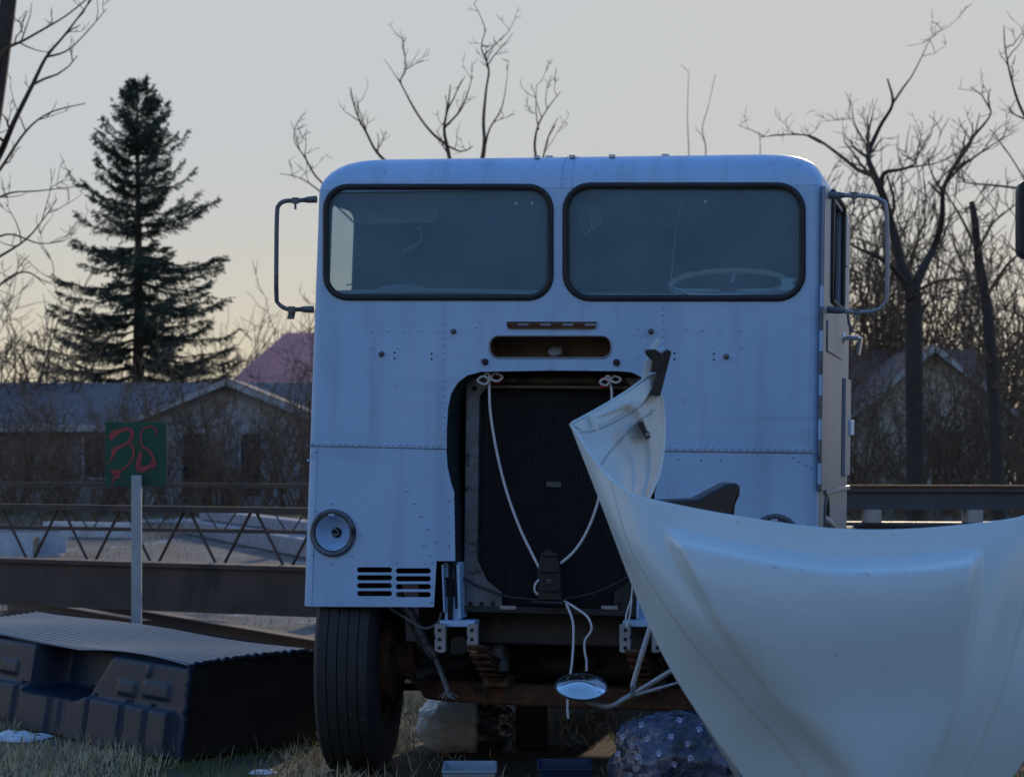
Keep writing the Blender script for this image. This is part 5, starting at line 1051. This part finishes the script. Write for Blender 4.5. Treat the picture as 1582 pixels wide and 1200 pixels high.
# ------------------------------------------------------------------ spruce
def spruce():
    Y = 74; k_ = Y / F; base = Vector((gx(213, Y), Y, 0)); t = empty('spruce_tree', base); tag(t, 'tall dark spruce tree rising behind the ranch house', 'tree')
    H = W(0, 118, Y).z; rg = random.Random(15)
    MB().tube([(0, 0, 0), (0.02, 0, H * .5), (-.02, 0, H * .97)], [.26, .14, .02], 8).build('trunk', BARK, t)
    fo = MB(); br = MB(); z = 1.8
    def leafcard(p, d, s):
        d = d.normalized(); n_ = d.cross(Vector((rg.uniform(-1, 1), rg.uniform(-1, 1), rg.uniform(-1, 1))))
        if n_.length < 1e-3: return
        n_.normalize(); w_ = s * .17; e = p + d * s
        fo.add([p - n_ * w_ * .5, p + d * s * .5 - n_ * w_, e, p + d * s * .5 + n_ * w_], [(0, 1, 2, 3)])
    while z < H * .985:
        f = (z / H); hz = H - z; Rm = .60 * hz / (1 + .06 * hz) + .06
        nb = 9 if f < .85 else 5
        for q in range(nb):
            a = rg.uniform(0, 6.28); L_ = Rm * (rg.uniform(.72, 1.12) if q < 5 else rg.uniform(.25, .65))
            droop = -.22 if f < .6 else .05 + (f - .6) * 1.4
            pts = []
            for i in range(9):
                s = i / 8; pts.append(Vector((math.cos(a) * L_ * s, math.sin(a) * L_ * s, z + L_ * (droop * s + .26 * s * s * s) + .05 * rg.uniform(-1, 1))))
            br.tube(pts, [.035 * (1 - .85 * i / 8) * (1.2 - f) + .006 for i in range(9)], 4, cap=False)
            n_t = int(14 + L_ * 24)
            for _ in range(n_t):
                s = .12 + .88 * rg.random() ** .8; i = min(int(s * 8), 7); p = pts[i].lerp(pts[i + 1], s * 8 - i); d = (pts[i + 1] - pts[i]).normalized()
                sd = d.cross(Vector((0, 0, 1))).normalized() * rg.choice((-1, 1)); tl = (.16 + .34 * (1 - s)) * min(1, .35 + L_ * .3)
                dd = (d * rg.uniform(.3, 1) + sd * rg.uniform(.1, 1) + Vector((0, 0, rg.uniform(-.75, .2)))).normalized()
                for c in range(7): leafcard(p + dd * tl * c / 7 + Vector((rg.uniform(-.03, .03), rg.uniform(-.03, .03), rg.uniform(-.04, .02))), dd + Vector((rg.uniform(-.7, .7), rg.uniform(-.7, .7), rg.uniform(-.6, .3))), rg.uniform(.07, .14))
        z += (.30 if f < .8 else .2) * rg.uniform(.75, 1.25)
    br.build('branches', BARK, t, 0, 'stuff'); fo.build('foliage', NEEDLE, t, 0, 'stuff')
    print('spruce faces', len(fo.f))
spruce()

# ------------------------------------------------------------------ dry grass and snow in the yard
def grass(name, label, n, col, seed, x0, x1, y0, y1, hmin, hmax, flat, dens):
    rg = random.Random(seed); v = []; f = []
    while len(f) < n:
        x = rg.uniform(x0, x1); y = y0 + (y1 - y0) * rg.random() ** 1.2
        if noise.noise((x * 1.1 + seed, y * 1.1, 0)) + rg.uniform(-.45, .45) < dens: continue
        tl = TI @ Vector((x, y, 0))
        if y < 20 and abs(tl.x) < 1.05 + .25 * noise.noise((x * 2, y * 2, 5)) and tl.y > -.1 + .5 * noise.noise((x * 1.3, y * 1.3, 9)) and rg.random() < .93: continue
        z = .018 * noise.noise((x * .9, y * .9, 3)) - .014; h = rg.uniform(hmin, hmax); a = rg.uniform(0, 6.28); l = rg.uniform(.2, 1) * flat
        d = Vector((math.cos(a) * l, math.sin(a) * l, 1 - .75 * min(1, l))).normalized() * h; w = Vector((-math.sin(a), math.cos(a), 0)) * rg.uniform(.0016, .0035); p = Vector((x, y, z)); k = len(v)
        m_ = p + d * .55; e = p + d * .95 - Vector((0, 0, h * .12 * l)); v += [p - w, p + w, m_ + w * .8, m_ - w * .8, e]; f += [(k, k + 1, k + 2, k + 3), (k + 3, k + 2, k + 4)]
    me = bpy.data.meshes.new(name); me.from_pydata(v, [], f); me.update(); o = link(name, me, mat(name + '_blades', col, .8, 0, .45, 2.5), None, 'stuff'); o['label'] = label; o['category'] = 'grass'
grass('dry_grass', 'matted dry straw grass around the truck and bed liner', 90000, (.52, .40, .23), 1, -4.5, 3.2, 9.0, 15.5, .04, .14, 1.0, .0)
grass('green_grass', 'patchy short green grass under the truck', 22000, (.11, .14, .03), 2, -4.5, 3.2, 9.0, 15.5, .03, .08, .7, .12)
grass('yard_weeds', 'thin dry weeds growing through the gravel yard', 26000, (.26, .20, .12), 6, -8, 7, 15.5, 40, .04, .16, .8, .12)
grass('dead_weeds', 'dead brown weeds along the foot of the hedge', 30000, (.14, .10, .06), 3, -14, 14, 40, 60, .25, .6, .6, .05)
def lump(name, label, c, s, seed):
    mb = MB(); mb.grid(24, 12, lambda a, b: Vector((math.cos(6.2832 * a) * math.sin(1.57 * b + .0) * s[0], math.sin(6.2832 * a) * math.sin(1.57 * b) * s[1], math.cos(1.57 * b) * s[2] * (1 + .5 * noise.noise((a * 9, b * 5, seed))))) * (1 + .35 * noise.noise((math.cos(6.2832 * a) * 2, math.sin(6.2832 * a) * 2, b * 2 + seed))) + Vector((0, 0, -.01)))
    o = mb.build(name, mat('old_snow', (.66, .68, .72), .7, 0, .15, 14, .4, 50), None, 60); o.location = c; tag(o, label, 'snow')
lump('snow_patch', 'small patch of old snow at the foot of the bed liner', (gx(25, 12.3), 12.3, 0), (.16, .16, .035), 1)
lump('snow_patch', 'flat scrap of snow on the grass before the dark end of the bed liner', (gx(405, 11.0), 11.0, 0), (.07, .05, .015), 2)
lump('snow_patch', 'lump of snow behind the bed liner, left of the sign post', (gx(55, 17.2), 17.2, .0), (.10, .10, .12), 3)
for k, (px, Y, a_, lb) in enumerate(((300, 52, 1.8, 'snow strip at the foot of the hedge'),)):
    lump('snow_patch', lb, (gx(px, Y), Y, 0), (a_, a_ * .8, .03), 10 + k)

# ------------------------------------------------------------------ neighbouring truck cab, only its mirror in view
nb = empty('parked_truck', (2.55, 8.0, 0)); tag(nb, 'parked white truck cab with a tall black door mirror', 'truck')
NBW = mat('dull_white_cab', (.5, .5, .5), .5, 0, .08, 3)
mb = MB(); mb.prism([(.05, .2, .75), (.05, .2, 1.75), (.05, .62, 2.75), (.05, 2.1, 2.8), (.05, 2.1, .75)], (2.1, 0, 0)); mb.build('cab', NBW, nb, bevel=.06)
mb = MB(); mb.prism([(.03, .62, 1.75), (.03, .85, 2.5), (.03, 1.7, 2.5), (.03, 1.7, 1.75)], (.03, 0, 0)); mb.build('door_window', MATS['dark_pane'], nb)
for y_ in (1.1,):
    for x_ in (.2, 2.0): MB().lathe([(.25, -.12), (.46, -.13), (.5, -.1), (.5, .1), (.46, .13), (.25, .12), (.001, .1)], (x_, y_, .5), (1, 0, 0), 32).build('wheel', TYRE, nb)
mb = MB(); mb.box((1.1, 1.2, .62), (1.7, 2.0, .26)); mb.build('chassis', DARK, nb)
mc = W(1601, 340, 8.0) - Vector(nb.location)
mb = MB(); o2 = rr(mc.x - .068, mc.z - .135, mc.x + .10, mc.z + .135, .035); mb.prism([(x, mc.y - .03, z) for x, z in o2], (0, .06, 0)); mh = mb.build('mirror_head', BLACKPL, nb, bevel=.01)
mb = MB(); mb.prism([(x, mc.y + .032, z) for x, z in rr(mc.x - .055, mc.z - .12, mc.x + .085, mc.z + .12, .03)], (0, .004, 0)); mb.build('mirror_glass', MATS['mirror_silver'], mh)
MB().lathe([(.001, -.02), (.05, -.018), (.062, 0), (.062, .015), (.001, .02)], (mc.x + .008 + .02, mc.y, mc.z - .135 - .055), (0, 1, 0), 24).build('spot_mirror', GREYMETAL, mh)
mb = MB(); mb.tube(spline([(mc.x + .08, mc.y + .03, mc.z + .12), (mc.x + .16, mc.y + .15, mc.z + .16), (.1, .75, mc.z + .1)], 6), .014, 8); mb.build('mirror_arm', BLACKPL, nb)
mb = MB(); mb.tube(spline([(mc.x + .05, mc.y + .03, mc.z - .2), (mc.x + .16, mc.y + .15, mc.z - .28), (.1, .75, mc.z - .3)], 6), .014, 8); mb.build('mirror_arm', BLACKPL, nb)

# black crate beside the clear bag
cr = empty('black_crate', (gx(822, 11.9), 11.95, 0)); tag(cr, 'black plastic crate in the dark beside the clear bag', 'crate')
mb = MB(); mb.box((0, 0, .14), (.17, .3, .28)); mb.build('body', BLACKPL, cr, bevel=.012)
mb = MB(); mb.box((0, 0, .27), (.19, .32, .03)); mb.build('rim', BLACKPL, cr, bevel=.006)
